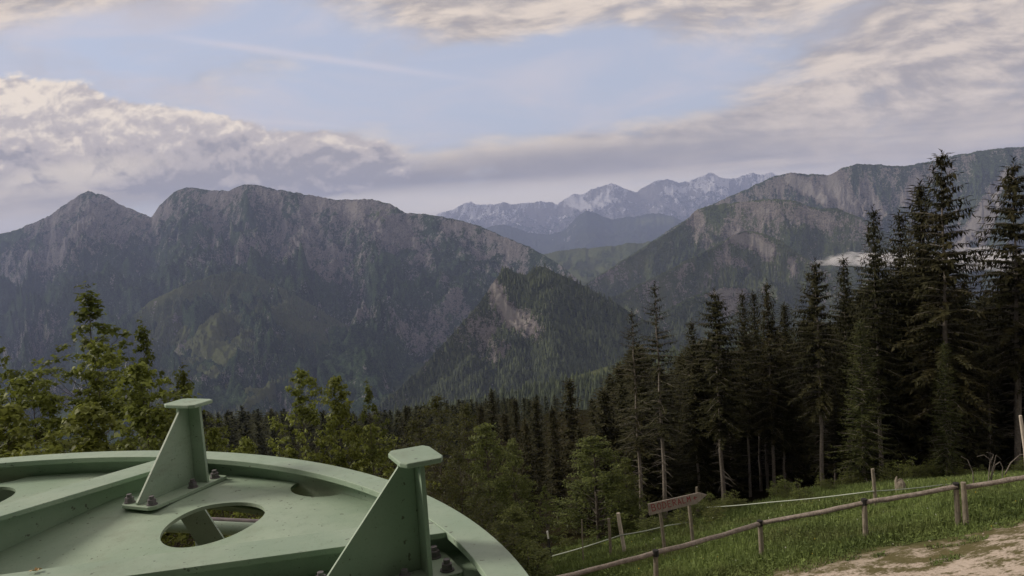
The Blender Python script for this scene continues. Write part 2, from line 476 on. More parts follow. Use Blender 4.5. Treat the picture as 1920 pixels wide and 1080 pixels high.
    if trees:
        g = np.random.default_rng(seed)
        ii = g.integers(9, n - 2, trees); jj = g.integers(1, m - 1, trees)
        ok = (rk[ii, jj] + g.normal(0, .22, trees) < .36) & (Z[ii, jj] > zfoot + 15) & (md[ii, jj] + g.normal(0, .2, trees) < .95); ii, jj = ii[ok], jj[ok]; k = len(ii)
        Pb = V.reshape(n, m, 3)[ii, jj] + np.stack([g.normal(0, 3, k), g.normal(0, 3, k), g.uniform(-4, -1, k)], 1)
        hh = g.uniform(13, 27, k); ww = hh * g.uniform(.13, .24, k)
        ang = np.linspace(0, 2 * math.pi, 6)[:-1]
        ring = np.stack([Pb + np.stack([np.cos(q) * ww, np.sin(q) * ww, hh * .06], 1) for q in ang], 1)
        ring2 = np.stack([Pb + np.stack([np.cos(q + .6) * ww * .62, np.sin(q + .6) * ww * .62, hh * .5], 1) for q in ang], 1)
        top = Pb + np.stack([g.normal(0, .4, k), g.normal(0, .4, k), hh], 1)
        VV = np.concatenate([ring, ring2, top[:, None]], 1); b0 = np.arange(k)[:, None] * 11
        tri = [(q, (q + 1) % 5, 10) for q in range(5)] + [(5 + q, 5 + (q + 1) % 5, 10) for q in range(5)]
        FF = (b0[:, :, None] + np.array(tri)[None]).reshape(-1, 3)
        tn = np.repeat(np.clip(g.normal(.4, .3, k), 0, 1), 10)
        tag(link('forest', np_mesh('forest', VV.reshape(-1, 3), FF, tint=tn), M['hill_conifer']), 'conifer wood covering the ' + ('low shoulder' if name == 'hill' else 'pyramid hill' if trees < 30000 else 'mountain flank'), None, None, 'stuff')
    return o

mountain('mountain', [(-260, 470), (-60, 452), (28, 432), (92, 405), (120, 385), (148, 366), (165, 359), (190, 364), (230, 385), (284, 408),
                      (300, 385), (325, 362), (348, 351), (390, 356), (430, 358), (450, 348), (478, 346), (520, 356), (600, 368), (634, 375),
                      (690, 373), (735, 383), (762, 400), (800, 402), (850, 410), (900, 424), (950, 445), (1000, 466), (1050, 496), (1080, 520), (1105, 560), (1150, 620)],
         [(-260, 9000), (160, 8600), (284, 8200), (460, 7600), (700, 7000), (900, 6500), (1090, 5600), (1150, 5400)],
         [(-260, 2700), (1150, 2900)], M['mt'], 'long dark rocky massif with two summits on the left side of the valley',
         amp=500, wl=720, seed=10, rows=280, rocky=.04, p=1.05, hw=.1, zrock=120, macro=1.3,
         strokes=[('rock', [(660, 385), (690, 420), (740, 470)], 10, .4), ('rock', [(720, 405), (770, 450), (830, 520), (880, 590)], 12, .32), ('rock', [(300, 400), (340, 470), (420, 480)], 40, .22),
                  ('rock', [(160, 375), (130, 440), (100, 500)], 45, .2), ('rock', [(640, 560), (700, 600), (790, 640)], 12, .2),
                  ('meadow', [(690, 385), (720, 400)], 22, .8)])
mountain('mountain', [(160, 700), (230, 610), (280, 566), (350, 532), (400, 515), (435, 508), (480, 516), (540, 545), (620, 592), (700, 640), (770, 690), (830, 745)],
         [(160, 5200), (435, 5200), (830, 4600)], [(160, 2300), (830, 2500)], M['mt'], 'green wooded spur in front of the left massif',
         amp=250, wl=560, seed=31, rows=220, trees=30000, rocky=-.55, meadow=.55, w0=.05, hw=.1, p=1.1,
         strokes=[('rock', [(330, 600), (345, 650)], 14, .35), ('meadow', [(390, 600), (420, 690), (470, 740)], 40, 1.1), ('meadow', [(330, 600), (350, 660)], 14, .9), ('meadow', [(280, 570), (330, 545)], 12, .9), ('rock', [(500, 530), (530, 560)], 8, .3)])
mountain('mountain', [(1180, 480), (1240, 440), (1290, 410), (1340, 380), (1400, 355), (1440, 334), (1482, 324), (1555, 328), (1575, 316), (1605, 307), (1650, 309), (1700, 311), (1760, 300),
                      (1800, 289), (1850, 281), (1880, 277), (1920, 275), (2050, 282), (2250, 320)],
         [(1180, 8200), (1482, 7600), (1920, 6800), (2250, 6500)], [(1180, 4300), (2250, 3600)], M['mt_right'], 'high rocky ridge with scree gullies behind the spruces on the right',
         amp=520, wl=620, seed=52, rows=280, rocky=-.06, w0=.05, hw=.1, zrock=260, macro=1.2,
         strokes=[('rock', [(1885, 330), (1850, 385), (1815, 440), (1795, 470)], 10, 1.7), ('rock', [(1870, 385), (1840, 450)], 9, 1.4), ('rock', [(1560, 345), (1600, 395)], 20, 1.1), ('rock', [(1620, 350), (1650, 400)], 12, .7),
                  ('rock', [(1480, 335), (1510, 350), (1545, 375)], 9, 1.2), ('rock', [(1720, 330), (1700, 380)], 10, .7)])
mountain('mountain', [(1000, 620), (1060, 560), (1120, 517), (1180, 481), (1220, 455), (1260, 432), (1290, 409), (1308, 392), (1340, 384), (1400, 376), (1463, 373), (1500, 380), (1527, 391), (1570, 391),
                      (1613, 407), (1650, 432), (1700, 470), (1780, 530), (1900, 600)],
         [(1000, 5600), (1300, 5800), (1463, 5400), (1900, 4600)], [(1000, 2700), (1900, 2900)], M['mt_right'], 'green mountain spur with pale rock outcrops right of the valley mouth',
         amp=430, wl=520, seed=77, rows=270, rocky=-.46, meadow=.6, hw=.25, trees=42000, w0=.07,
         strokes=[('rock', [(1390, 378), (1430, 395), (1410, 400)], 15, .75), ('rock', [(1375, 432), (1430, 460)], 26, .95), ('rock', [(1480, 495), (1490, 510)], 9, .6),
                  ('rock', [(1330, 530), (1390, 545), (1360, 570)], 22, .7), ('rock', [(1130, 515), (1145, 508)], 9, .5), ('meadow', [(1200, 490), (1150, 515)], 14, 1.2),
                  ('meadow', [(1300, 500), (1250, 560)], 30, .8), ('rock', [(1450, 400), (1550, 412)], 24, .6), ('rock', [(1300, 415), (1330, 460)], 22, .6)])
mountain('mountain', [(1020, 640), (1090, 590), (1150, 557), (1200, 533), (1250, 508), (1300, 482), (1340, 462), (1375, 440), (1400, 431), (1430, 436), (1465, 452), (1500, 478), (1540, 498), (1600, 530), (1700, 590)],
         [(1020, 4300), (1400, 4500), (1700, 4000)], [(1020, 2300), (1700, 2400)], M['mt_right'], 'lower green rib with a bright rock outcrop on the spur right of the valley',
         amp=300, wl=420, seed=177, rows=200, rocky=-.34, meadow=.75, hw=.2, w0=.06, p=1.2, trees=26000,
         strokes=[('rock', [(1380, 442), (1420, 455), (1440, 470)], 17, 1.4), ('rock', [(1485, 490), (1490, 515)], 8, 1.2), ('meadow', [(1300, 490), (1240, 540)], 20, .9), ('rock', [(1360, 480), (1400, 500)], 12, .6)])
mountain('mountain', [(1080, 680), (1140, 640), (1200, 608), (1250, 580), (1300, 556), (1340, 541), (1385, 536), (1430, 550), (1480, 575), (1560, 610), (1660, 660)],
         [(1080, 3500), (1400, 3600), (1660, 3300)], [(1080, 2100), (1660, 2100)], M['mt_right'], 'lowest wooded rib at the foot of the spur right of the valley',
         amp=180, wl=340, seed=188, rows=160, rocky=-.36, meadow=.4, hw=.2, w0=.06, p=1.2, trees=18000,
         strokes=[('rock', [(1340, 545), (1390, 552), (1370, 580)], 16, 1.0)])
mountain('mountain', [(640, 860), (700, 770), (780, 700), (830, 645), (880, 592), (905, 560), (930, 522), (950, 503), (965, 512), (985, 516), (1005, 502), (1020, 500), (1060, 519), (1100, 539), (1150, 567), (1190, 590),
                      (1260, 630), (1340, 690), (1450, 770)],
         [(640, 2600), (950, 3100), (1450, 2700)], [(640, 1800), (1450, 1850)], M['mt_near'], 'steep wooded pyramid hill with a scree face in the middle of the valley',
         amp=150, wl=340, seed=91, rows=240, rocky=-.45, p=1.15, hw=.2, jag=1.4, meadow=.1, trees=24000,
         strokes=[('rock', [(926, 535), (940, 570), (965, 600)], 11, 1.3), ('rock', [(965, 600), (1000, 615), (985, 600)], 20, 1.0), ('rock', [(900, 620), (930, 660)], 24, .6)])
mountain('hill', [(560, 880), (660, 812), (760, 770), (860, 752), (960, 735), (1050, 713), (1130, 690), (1250, 662), (1400, 640), (1700, 600), (2000, 560)],
         [(560, 1500), (1130, 1700), (2000, 1700)], [(560, 1000), (2000, 1000)], M['mt_near'], 'low forested shoulder below the pyramid hill', zfoot=-420,
         amp=22, wl=260, seed=101, rows=150, rocky=-.5, p=1.1, trees=12000, strokes=[('meadow', [(1040, 716), (1140, 692)], 7, 1.5)])  # sunlight on the crest strip is put into the colour as pale green
mountain('hill', [(840, 470), (900, 432), (922, 424), (950, 421), (985, 434), (1030, 440), (1060, 432), (1085, 404), (1100, 394), (1120, 402), (1150, 411), (1200, 404), (1235, 399), (1262, 406), (1290, 420), (1400, 440)],
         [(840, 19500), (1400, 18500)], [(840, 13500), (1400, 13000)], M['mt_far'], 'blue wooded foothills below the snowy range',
         amp=200, wl=1500, seed=121, rows=140, rocky=-.6, meadow=.2, strokes=[('meadow', [(1200, 415), (1260, 412)], 8, 1.0)])
mountain('hill', [(900, 520), (1000, 480), (1060, 469), (1120, 463), (1180, 457), (1240, 452), (1320, 450), (1420, 470)],
         [(900, 9000), (1420, 8600)], [(900, 5000), (1420, 5000)], M['mt_right'], 'flat wooded valley hills at the foot of the blue foothills',
         amp=150, wl=700, seed=131, rows=140, rocky=-.5, meadow=.8, p=1.2)
mountain('mountain', [(700, 430), (780, 410), (820, 402), (850, 392), (870, 381), (884, 378), (900, 384), (930, 383), (945, 380), (960, 383), (990, 380), (1015, 377), (1045, 383), (1060, 372), (1075, 363),
                      (1090, 366), (1105, 358), (1125, 350), (1148, 343), (1165, 350), (1190, 360), (1205, 352), (1225, 341), (1245, 335), (1265, 340), (1290, 341), (1310, 332), (1333, 324), (1350, 331),
                      (1375, 336), (1395, 330), (1410, 325), (1430, 329), (1447, 323), (1470, 338), (1560, 350), (1700, 370)],
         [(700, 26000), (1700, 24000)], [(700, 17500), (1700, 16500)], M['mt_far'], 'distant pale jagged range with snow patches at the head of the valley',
         amp=700, wl=1700, seed=143, rows=170, rocky=.42, snow=.52, jag=1.6, w0=.06,
         strokes=[('snow', [(1065, 380), (1100, 386), (1150, 372)], 8, .6), ('snow', [(1090, 388), (1130, 380)], 4, .4), ('snow', [(1240, 360), (1330, 350)], 9, .4), ('snow', [(870, 400), (905, 410)], 7, .26)])

# ------------------------------------------------------------------ low cloud bank and haze
def vol_mat(name, col, dens, aniso=0.0):
    m = bpy.data.materials.new(name); m.use_nodes = True; t = NT(m.node_tree); t.n.clear()
    out = t.node('ShaderNodeOutputMaterial'); v = t.node('ShaderNodeVolumePrincipled')
    v.inputs['Color'].default_value = (*col, 1); v.inputs['Density'].default_value = dens; v.inputs['Anisotropy'].default_value = aniso
    t.l.new(v.outputs[0], out.inputs['Volume']); return m

def vapour():
    m = vol_mat('low_cloud_vapour', (1, .98, .97), .006); t = NT(m.node_tree)
    v = [n for n in m.node_tree.nodes if n.type == 'PRINCIPLED_VOLUME'][0]
    p = t.pos(); n_ = t.noise(t.scale(p, 1, 1, 1.6), .011, 5, .62, .6)
    t.setin(v, 'Density', n_.step(.45, .68) * .018); return m
def cloud_bank():
    bm = bmesh.new()
    rnd = random.Random(4)
    for cx, cy, cz, rx, ry, rz in [(1590, 487, 4300, 130, 200, 36), (1660, 488, 4350, 150, 200, 46), (1740, 490, 4400, 160, 220, 60), (1830, 488, 4400, 170, 220, 70), (1910, 492, 4400, 170, 200, 60), (1550, 492, 4300, 90, 150, 16)]:
        c = at(cx, cy, cz)
        r_ = bmesh.ops.create_icosphere(bm, subdivisions=5, radius=1)
        for v in r_['verts']:
            q = v.co.copy(); h = 0; s_ = 1.6; a_ = .26
            for k in range(4):
                h += a_ * math.sin(q.x * s_ * 2.1 + cx + k) * math.sin(q.y * s_ * 1.7 + k * 2 + cx * .3) * math.cos(q.z * s_ * 1.9 + k); s_ *= 1.9; a_ *= .6
            v.co = c + Vector((q.x * rx, q.y * ry, q.z * rz)) * (1 + h)
    me = bpy.data.meshes.new('low_cloud'); bm.to_mesh(me); bm.free()
    o = link('low_cloud', me, vapour()); tag(o, 'small white cloud bank lying on the slope behind the tall spruces', 'cloud', None, 'stuff')
cloud_bank()
HZ = MB(); HZ.box((-31000, -31000, FLOOR - 6), (31000, 31000, 1600))
hz = HZ.build('haze', vol_mat('valley_haze', (.52, .62, .96), 4.1e-5)); tag(hz, kind='stuff')
hz.display_type = 'WIRE'
rm_ = bpy.data.objects['low_cloud'].modifiers.new('remesh', 'REMESH'); rm_.mode = 'VOXEL'; rm_.voxel_size = 14

# ------------------------------------------------------------------ bullwheel
WC = Vector((-1.932, 1.292, -.80)); RO, RI = 2.003, 1.909
wheel = empty('bullwheel', WC, 'big pale green steel wheel with spoke beams and bolted upright brackets', 'wheel')
BEAM_ANG = [R(q) for q in (99.9, 55.8, 11.7, -32.4, -77, -122, -167, 144.5)]
BR_ANG = [R(q) for q in (111.7, 67.6, 24.4, -20, -65, -110, -155, 156.5)]
def dish(r): return .073 + .17 * np.clip(1.64 - r, 0, None) ** 1.15

b = MB()
b.lathe([(RI, 0), (RI, -.020), (1.958, -.020), (1.958, -.185), (1.915, -.185), (1.915, -.205), (RO, -.205), (RO, -.187), (1.970, -.187), (1.970, -.018), (RO, -.018), (RO, 0)], 220)
rim = b.build('rim', M['paint'], wheel, fixn=True, bevel=.002)
b = MB(); b.lathe([(1.9705, -.045), (1.985, -.05), (1.985, -.155), (1.9705, -.16)], 160)
b.build('groove_liner', M['rubber'], wheel, fixn=True)
b = MB(); b.lathe([(.0, .06), (.42, .06), (.44, .05), (.44, -.02), (.66, -.02), (.66, -.34), (0, -.34)], 96, closed=False)
b.build('hub', M['paint'], wheel, fixn=True, bevel=.004)
b = MB(); b.lathe([(0, .16), (.13, .16), (.14, .15), (.14, .055), (0, .055)], 48, closed=False); b.build('hub_cap', M['paint'], wheel, fixn=True)

def web_plate():
    rr = np.linspace(.655, 1.9575, 40); n = 220
    b = MB(); prof = [(r, -float(dish(r))) for r in rr] + [(r, -float(dish(r)) - .012) for r in rr[::-1]]
    b.lathe(prof, n)
    me = b.mesh('web'); bm = bmesh.new(); bm.from_mesh(me); bmesh.ops.recalc_face_normals(bm, faces=bm.faces); bm.to_mesh(me); bm.free()
    o = link('web_plate', me, M['paint'], wheel)
    cut = MB()
    def ell(cx, cy, ra, rb, rot, n=48):
        poly = [(cx + ra * math.cos(q) * math.cos(rot) - rb * math.sin(q) * math.sin(rot), cy + ra * math.cos(q) * math.sin(rot) + rb * math.sin(q) * math.cos(rot)) for q in np.linspace(0, 2 * math.pi, n, endpoint=False)]
        cut.prism(poly, -.6, .2)
    pl = on_plane(17, 936, -.878) - WC
    holes = [R(54.6) - R(44.3) * k for k in range(0, 6)]
    ell(pl.x - .165, pl.y, .163, .163, 0)
    for k, q in enumerate(holes): ell(1.568 * math.cos(q), 1.568 * math.sin(q), .163, .163, 0)
    for k in range(-2, 6):
        q = R(52.3) - R(44.3) * k
        ell(1.957 * math.cos(q), 1.957 * math.sin(q), .092, .125, q)
    cme = cut.mesh('cut'); bm = bmesh.new(); bm.from_mesh(cme); bmesh.ops.recalc_face_normals(bm, faces=bm.faces); bm.to_mesh(cme); bm.free()
    co = bpy.data.objects.new('cut', cme); COL.objects.link(co); co.parent = wheel
    md = o.modifiers.new('b', 'BOOLEAN'); md.object = co; md.operation = 'DIFFERENCE'; md.solver = 'EXACT'
    bpy.context.view_layer.update()
    dg = bpy.context.evaluated_depsgraph_get()
    new = bpy.data.meshes.new_from_object(o.evaluated_get(dg)); o.modifiers.clear(); o.data = new
    if not new.materials: new.materials.append(M['paint'])
    bpy.data.objects.remove(co)
    return o
web_plate()

for q in BEAM_ANG:
    d = Vector((math.cos(q), math.sin(q), 0)); n = Vector((-math.sin(q), math.cos(q), 0))
    o1, o2 = .480, .612
    def end(o, r): return math.sqrt(r * r - o * o)
    b = MB()
    outer = [n * o + d * end(o, RI - .0005) for o in np.linspace(o1, o2, 5)]
    poly = [n * o1 + d * .30, *outer, n * o2 + d * .12]
    b.prism([(p.x, p.y) for p in poly], -.019, -.0025)
    for oo in (o1 + .038, o2 - .046):
        m = MB()
        s0, s1 = .35, end(oo, 1.9575)
        V = []
        for o_ in (oo, oo + .010):
            for s_ in (s0, s1):
                p = n * o_ + d * s_; r_ = math.hypot(p.x, p.y)
                V += [(p.x, p.y, -.0195), (p.x, p.y, -.18)]
        b.add(V, [(0, 2, 3, 1), (4, 5, 7, 6), (0, 1, 5, 4), (2, 6, 7, 3), (0, 4, 6, 2), (1, 3, 7, 5)])
    b.build('spoke_beam', M['paint'], wheel, bevel=.0018, fixn=True)

def hexbolt(loc, q0):
    b = MB(); ox, oy, oz = loc
    def ring(r, n, z0, z1, ph=0): b.prism([(ox + r * math.cos(ph + 2 * math.pi * k / n), oy + r * math.sin(ph + 2 * math.pi * k / n)) for k in range(n)], oz + z0, oz + z1)
    ring(.0185, 16, 0, .0035); ring(.0150, 6, .0037, .019, q0); ring(.0085, 12, .0192, .030)
    return b
for q in BR_ANG:
    er = Vector((math.cos(q), math.sin(q), 0)); et = Vector((-math.sin(q), math.cos(q), 0))
    Mx = Matrix((( er.x, et.x, 0, 0), (er.y, et.y, 0, 0), (0, 0, 1, 0), (0, 0, 0, 1)))
    zb = -float(dish(1.72)) + .0015; zt = zb + .013; tt = .232
    b = MB(); c = .022
    b.prism([(1.535, -.060), (1.557, -.080), (1.895, -.080), (1.903, -.072), (1.903, .072), (1.895, .080), (1.557, .080), (1.535, .060)], zb, zt, Mx)
    br = b.build('bracket', M['paint'], wheel, bevel=.002, fixn=True)
    b = MB()
    def plate_xz(poly, y0, y1):
        n_ = len(poly); V = [Mx @ Vector((p[0], y, p[1])) for y in (y0, y1) for p in poly]
        b.add(V, [tuple(range(n_)), tuple(range(n_, 2 * n_))[::-1]] + [(i, (i + 1) % n_, n_ + (i + 1) % n_, n_ + i) for i in range(n_)])
    plate_xz([(1.545, zt), (1.545, zt + .008), (1.768, tt - .012), (1.770, tt - .0005), (1.8105, tt - .0005), (1.8105, zt)], -.005, .005)
    b.build('gusset', M['paint'], br, bevel=.0015, fixn=True)
    b = MB()
    V = [Mx @ Vector((x, y, z)) for x in (1.811, 1.823) for (y, z) in ((-.064, zt), (.064, zt), (.056, tt - .0005), (-.056, tt - .0005))]
    b.add(V, [(0, 1, 2, 3), (7, 6, 5, 4), (0, 4, 5, 1), (1, 5, 6, 2), (2, 6, 7, 3), (3, 7, 4, 0)])
    b.build('end_plate', M['paint'], br, bevel=.0015, fixn=True)
    b = MB(); c = .022
    r0, r1, hw = 1.760, 1.874, .075
    b.prism([(r0 + c * .6, -hw), (r1 - c * .5, -hw), (r1, -hw + c), (r1, hw - c), (r1 - c * .5, hw), (r0 + c * .6, hw), (r0, hw - c), (r0, -hw + c)], tt, tt + .0135, Mx)
    b.build('top_plate', M['paint'], br, bevel=.003, fixn=True)
    for (x, y) in ((1.562, -.052), (1.562, .052), (1.752, -.052), (1.752, .052), (1.866, -.050), (1.866, .050)):
        p = Mx @ Vector((x, y, 0)); hexbolt((p.x, p.y, zt + .0002), random.uniform(0, 1)).build('bolt', M['bolt'], br)

# frame below the wheel (seen through the round opening)
base_z = gz(WC.x, WC.y)
frame = empty('support_frame', (WC.x, WC.y, base_z), 'dull green steel mast and pipe frame under the big wheel', 'support frame')
def loc(p): return Vector(p) - frame.location
b = MB(); b.tube([loc((WC.x, WC.y, base_z - .3)), loc((WC.x, WC.y, -1.145))], .24, 28); b.build('mast', M['paint'], frame, fixn=True)
b = MB(); b.prism([(.45 * math.cos(k * math.pi / 4), .45 * math.sin(k * math.pi / 4)) for k in range(8)], -.1, .06); b.build('base_plate', M['paint'], frame, bevel=.01, fixn=True)
A = at(250, 982, 3.62); B_ = at(620, 1000, 3.50); dv = (B_ - A)
b = MB(); b.tube([loc(A - dv * 1.2), loc(B_ + dv * .5)], .030, 20); b.build('pipe', M['paint'], frame, True)
A2 = at(390, 974, 3.95); B2 = at(490, 978.5, 3.9); dv2 = B2 - A2
b = MB(); b.tube([loc(A2 - dv2 * 4.5), loc(B2 + dv2 * 1.5)], .012, 12); b.build('rail', M['galv'], frame, True)
b = MB()
V = [loc(at(px_, py_, 3.30)) for px_, py_ in ((318, 942), (370, 935), (424, 1018), (372, 1024))]
V2 = [p + Vector((0, .012, 0)) for p in V]
b.add(V + V2, [(0, 1, 2, 3), (7, 6, 5, 4), (0, 4, 5, 1), (1, 5, 6, 2), (2, 6, 7, 3), (3, 7, 4, 0)])
b.build('stay_plate', M['paint'], frame, fixn=True)
for s in (-.4, .35):
    b = MB(); p = A + dv * s; b.tube([loc(p), loc((p.x, p.y, gz(p.x, p.y) - .2))], .03, 14); b.build('leg', M['paint'], frame, True)
b = MB(); m0 = Vector((WC.x, WC.y, -1.75)); m1 = A + dv * -.4; m1 = Vector((m1.x, m1.y, m1.z)); b.tube([loc(m0), loc(m1)], .035, 14); b.build('strut', M['paint'], frame, True)

# unseen wall, overhang and wing added behind the camera to shade the wheel
b = MB(); b.box((-9, -2.2, gz(0, -2) - 4), (9, -1.0, 1.5)); b.box((-9.3, -2.2, 1.502), (9.3, 1.1, 1.72)); b.box((2.6, -.998, gz(2, 0) - 3), (2.9, .3, 1.5))
st = b.build('unseen_shade_wall', M['wall']); tag(st, 'added unseen wall with a roof overhang that shades the wheel', 'shade_blocker')

lf = bmesh.new(); p = on_plane(72, 1069, -.8)
pts = [(0.6 * x_, 0.6 * y_) for x_, y_ in ((0, 0), (.012, .006), (.02, .018), (.032, .014), (.024, .026), (.03, .04), (.015, .032), (.004, .036), (.004, .02), (-.01, .012))]
lf.faces.new([lf.verts.new((p.x + x - .01, p.y + y - .02, -.7985 + .0035 * math.sin(i * 2.1) + .004)) for i, (x, y) in enumerate(pts)])
lme = bpy.data.meshes.new('leaf'); lf.to_mesh(lme); lf.free()
o = link('fallen_leaf', lme, material('dry_leaf', flat((.45, .33, .16)))); tag(o, 'small dry yellow leaf lying on a wheel spoke', 'leaf')
so = o.modifiers.new('t', 'SOLIDIFY'); so.thickness = .0008

# ------------------------------------------------------------------ rail fence
fence = empty('rail_fence', FP[2], 'weathered wooden fence with a single round rail along the dirt path', 'fence')
def fl(p): return Vector(p) - FP[2]
for k, p in enumerate(FP):
    lean = Vector((random.uniform(-.05, .03), random.uniform(-.03, .03), 0))
    hgt = 1.0
    b = MB(); b.tube([fl(p + Vector((0, 0, -.35)) - lean * .3), fl(p + Vector((0, 0, .3)) + lean * .3), fl(p + Vector((0, 0, .7)) + lean * .7), fl(p + Vector((0, 0, hgt)) + lean)], [.066, .066, .064, .062], 12, jit=.07)
    po = b.build('post', M['post'], fence)
    top = p + Vector((0, 0, hgt)) + lean
    b = MB(); b.tube([fl(top + Vector((0, 0, -.035))), fl(top + Vector((0, 0, .115)))], [.082, .078], 12); b.build('strap', M['rubber'], po)
    if k == 4:
        q = p + Vector((.13, -.10, 0)); b = MB()
        b.tube([fl(q + Vector((.03, 0, -.3))), fl(q + Vector((.0, 0, .4))), fl(q + Vector((-.035, 0, 1.16)))], [.072, .07, .064], 12, jit=.08); b.build('post', M['post'], fence)
ext = [FP[0] - (FP[1] - FP[0]) * 1.0] + FP + [FP[5] + (FP[5] - FP[4]) * .8]
for k in range(len(ext) - 1):
    a, c = ext[k] + Vector((0, 0, 1.03)), ext[k + 1] + Vector((0, 0, 1.03))
    if k in (0,): a.z = gz(a.x, a.y) + .9
    if k == 5: a += Vector((.1, 0, -.04))
    b = MB(); n_ = 9; rr = random.uniform(.058, .066)
    L = c - a
    pts = [a + L * (i / (n_ - 1) * 1.0) + Vector((0, random.uniform(-.008, .008), random.uniform(-.012, .012) - .03 * math.sin(math.pi * i / (n_ - 1)))) for i in range(n_)]
    b.tube([fl(p) for p in pts], [rr * random.uniform(.92, 1.06) for _ in pts], 12, jit=.05); b.build('rail', M['wood'], fence)

# ------------------------------------------------------------------ rope fence at the wood's edge
R0 = on_ground(1307, 973)
rope = empty('rope_fence', R0, 'pasture fence of white rope strung on thin wooden posts along the wood', 'fence')
def rl(p): return Vector(p) - R0
def stake(pxb, pyb, pxt, pyt, r, mat, sink=.3, d=None):
    p = on_ground(pxb, pyb)
    if d:
        a_, e_ = ray(pxb, pyb); p = Vector((a_ * d, d, gz(a_ * d, d)))
    t_ = at(pxt, pyt, p.y)
    b = MB(); ax = t_ - p
    b.tube([rl(p - ax.normalized() * sink), rl(p + ax * .4 + Vector((random.uniform(-.01, .01), 0, 0))), rl(p + ax * .75 + Vector((random.uniform(-.015, .015), 0, 0))), rl(t_)], [r, r * .98, r * .95, r * .9], 10, jit=.07)
    return b.build('post', mat, rope), p, t_
stake(1308, 975, 1306.5, 913, .065, M['post']); stake(1643, 957, 1636, 879, .06, M['post'])
stake(1143.5, 1010, 1141, 972, .055, M['post'], d=28.5); stake(1171, 1006, 1159, 962, .075, M['pale'], d=28.5)
blk, pb, pt = stake(1037, 1060, 1026.5, 998, .030, M['black'])
b = MB(); ax = (pt - pb).normalized(); b.tube([rl(pt - ax * .26), rl(pt + ax * .05)], .034, 10); b.build('cap', M['white'], blk)
stake(1092, 1016, 1091, 974, .024, M['post'], d=28)
def rope_run(px, name='rope', r=.022):
    P3 = [at(x, y, d) for x, y, d in px]
    pts = []
    for k in range(len(P3) - 1):
        for i in range(6):
            q = i / 6; pts.append(P3[k].lerp(P3[k + 1], q) + Vector((0, 0, -.03 * math.sin(math.pi * q))))
    pts.append(P3[-1]); b = MB(); b.tube([rl(p) for p in pts], r, 6); b.build(name, M['rope'], rope, True)
rope_run([(1034, 1043, pb.y - .04), (1166, 1003, 28.4), (1253, 985, 29.8), (1306, 975, on_ground(1308, 975).y - .08)])
rope_run([(1307, 952, on_ground(1308, 975).y - .08), (1440, 942, 30.5), (1636, 921, on_ground(1643, 957).y - .07), (1767, 909, 27), (1930, 893, 27)], r=.019)
rope_run([(1640, 943, on_ground(1643, 957).y - .07), (1791, 934, 26.5), (1930, 921, 26.5)], r=.013)

# ------------------------------------------------------------------ signpost
SD = 24.6
sb = on_ground(1248, 1048)
SD = sb.y
sign = empty('arrow_sign', sb, 'arrow-shaped wooden board with red painted letters on two posts', 'sign')
def sl(p): return Vector(p) - sb
cor = [at(1215, 945, SD), at(1217.5, 966.5, SD), at(1306.5, 944.5, SD), at(1325.5, 928, SD), at(1311, 923.5, SD)]
ux = (cor[4] - cor[0]).normalized(); uz = Vector((-ux.z, 0, ux.x)); uy = Vector((0, 1, 0))
b = MB(); n_ = 5
V = [sl(c) for c in cor] + [sl(c + uy * .035) for c in cor]
b.add(V, [tuple(range(n_)), tuple(range(n_, 2 * n_))[::-1]] + [(i, n_ + i, n_ + (i + 1) % n_, (i + 1) % n_) for i in range(n_)])
board = b.build('board', M['board'], sign, bevel=.004, fixn=True)
for (xt, yt, xb, yb) in ((1237, 952, 1248, 1048), (1291, 936, 1300, 1024)):
    t_ = at(xt, yt, SD + .085); bb = at(xb, yb, SD + .085)
    b = MB(); b.tube([sl(bb + (bb - t_).normalized() * .4), sl(bb.lerp(t_, .5)), sl(t_)], [.062, .058, .055], 12, jit=.06); b.build('post', M['post'], sign)
STROKES = {'B': [[(0, 0), (0, 1), (.45, .95), (.55, .75), (.4, .54), (0, .52)], [(.4, .54), (.62, .38), (.6, .12), (.4, 0), (0, 0)]],
           'O': [[(.3, 0), (.06, .2), (.02, .55), (.14, .9), (.34, 1), (.56, .85), (.62, .5), (.54, .15), (.3, 0)]],
           'D': [[(0, 0), (0, 1), (.35, .95), (.58, .72), (.6, .35), (.4, .06), (0, 0)]],
           'E': [[(.52, 0), (0, 0), (0, 1), (.52, 1)], [(0, .52), (.42, .52)]],
           'R': [[(0, 0), (0, 1), (.45, .96), (.56, .76), (.42, .54), (0, .5)], [(.22, .5), (.6, 0)]],
           'A': [[(0, 0), (.3, 1), (.6, 0)], [(.12, .36), (.48, .36)]],
           'L': [[(0, 1), (0, 0), (.5, 0)]],
           'M': [[(0, 0), (.06, 1), (.34, .4), (.62, 1), (.7, 0)]],
           '<': [[(.42, .86), (.05, .5), (.42, .12)], [(.05, .5), (1.0, .56)]]}
b = MB()
H0, H1 = .225, .155; xcur = .095; Lb = (cor[4] - cor[0]).length
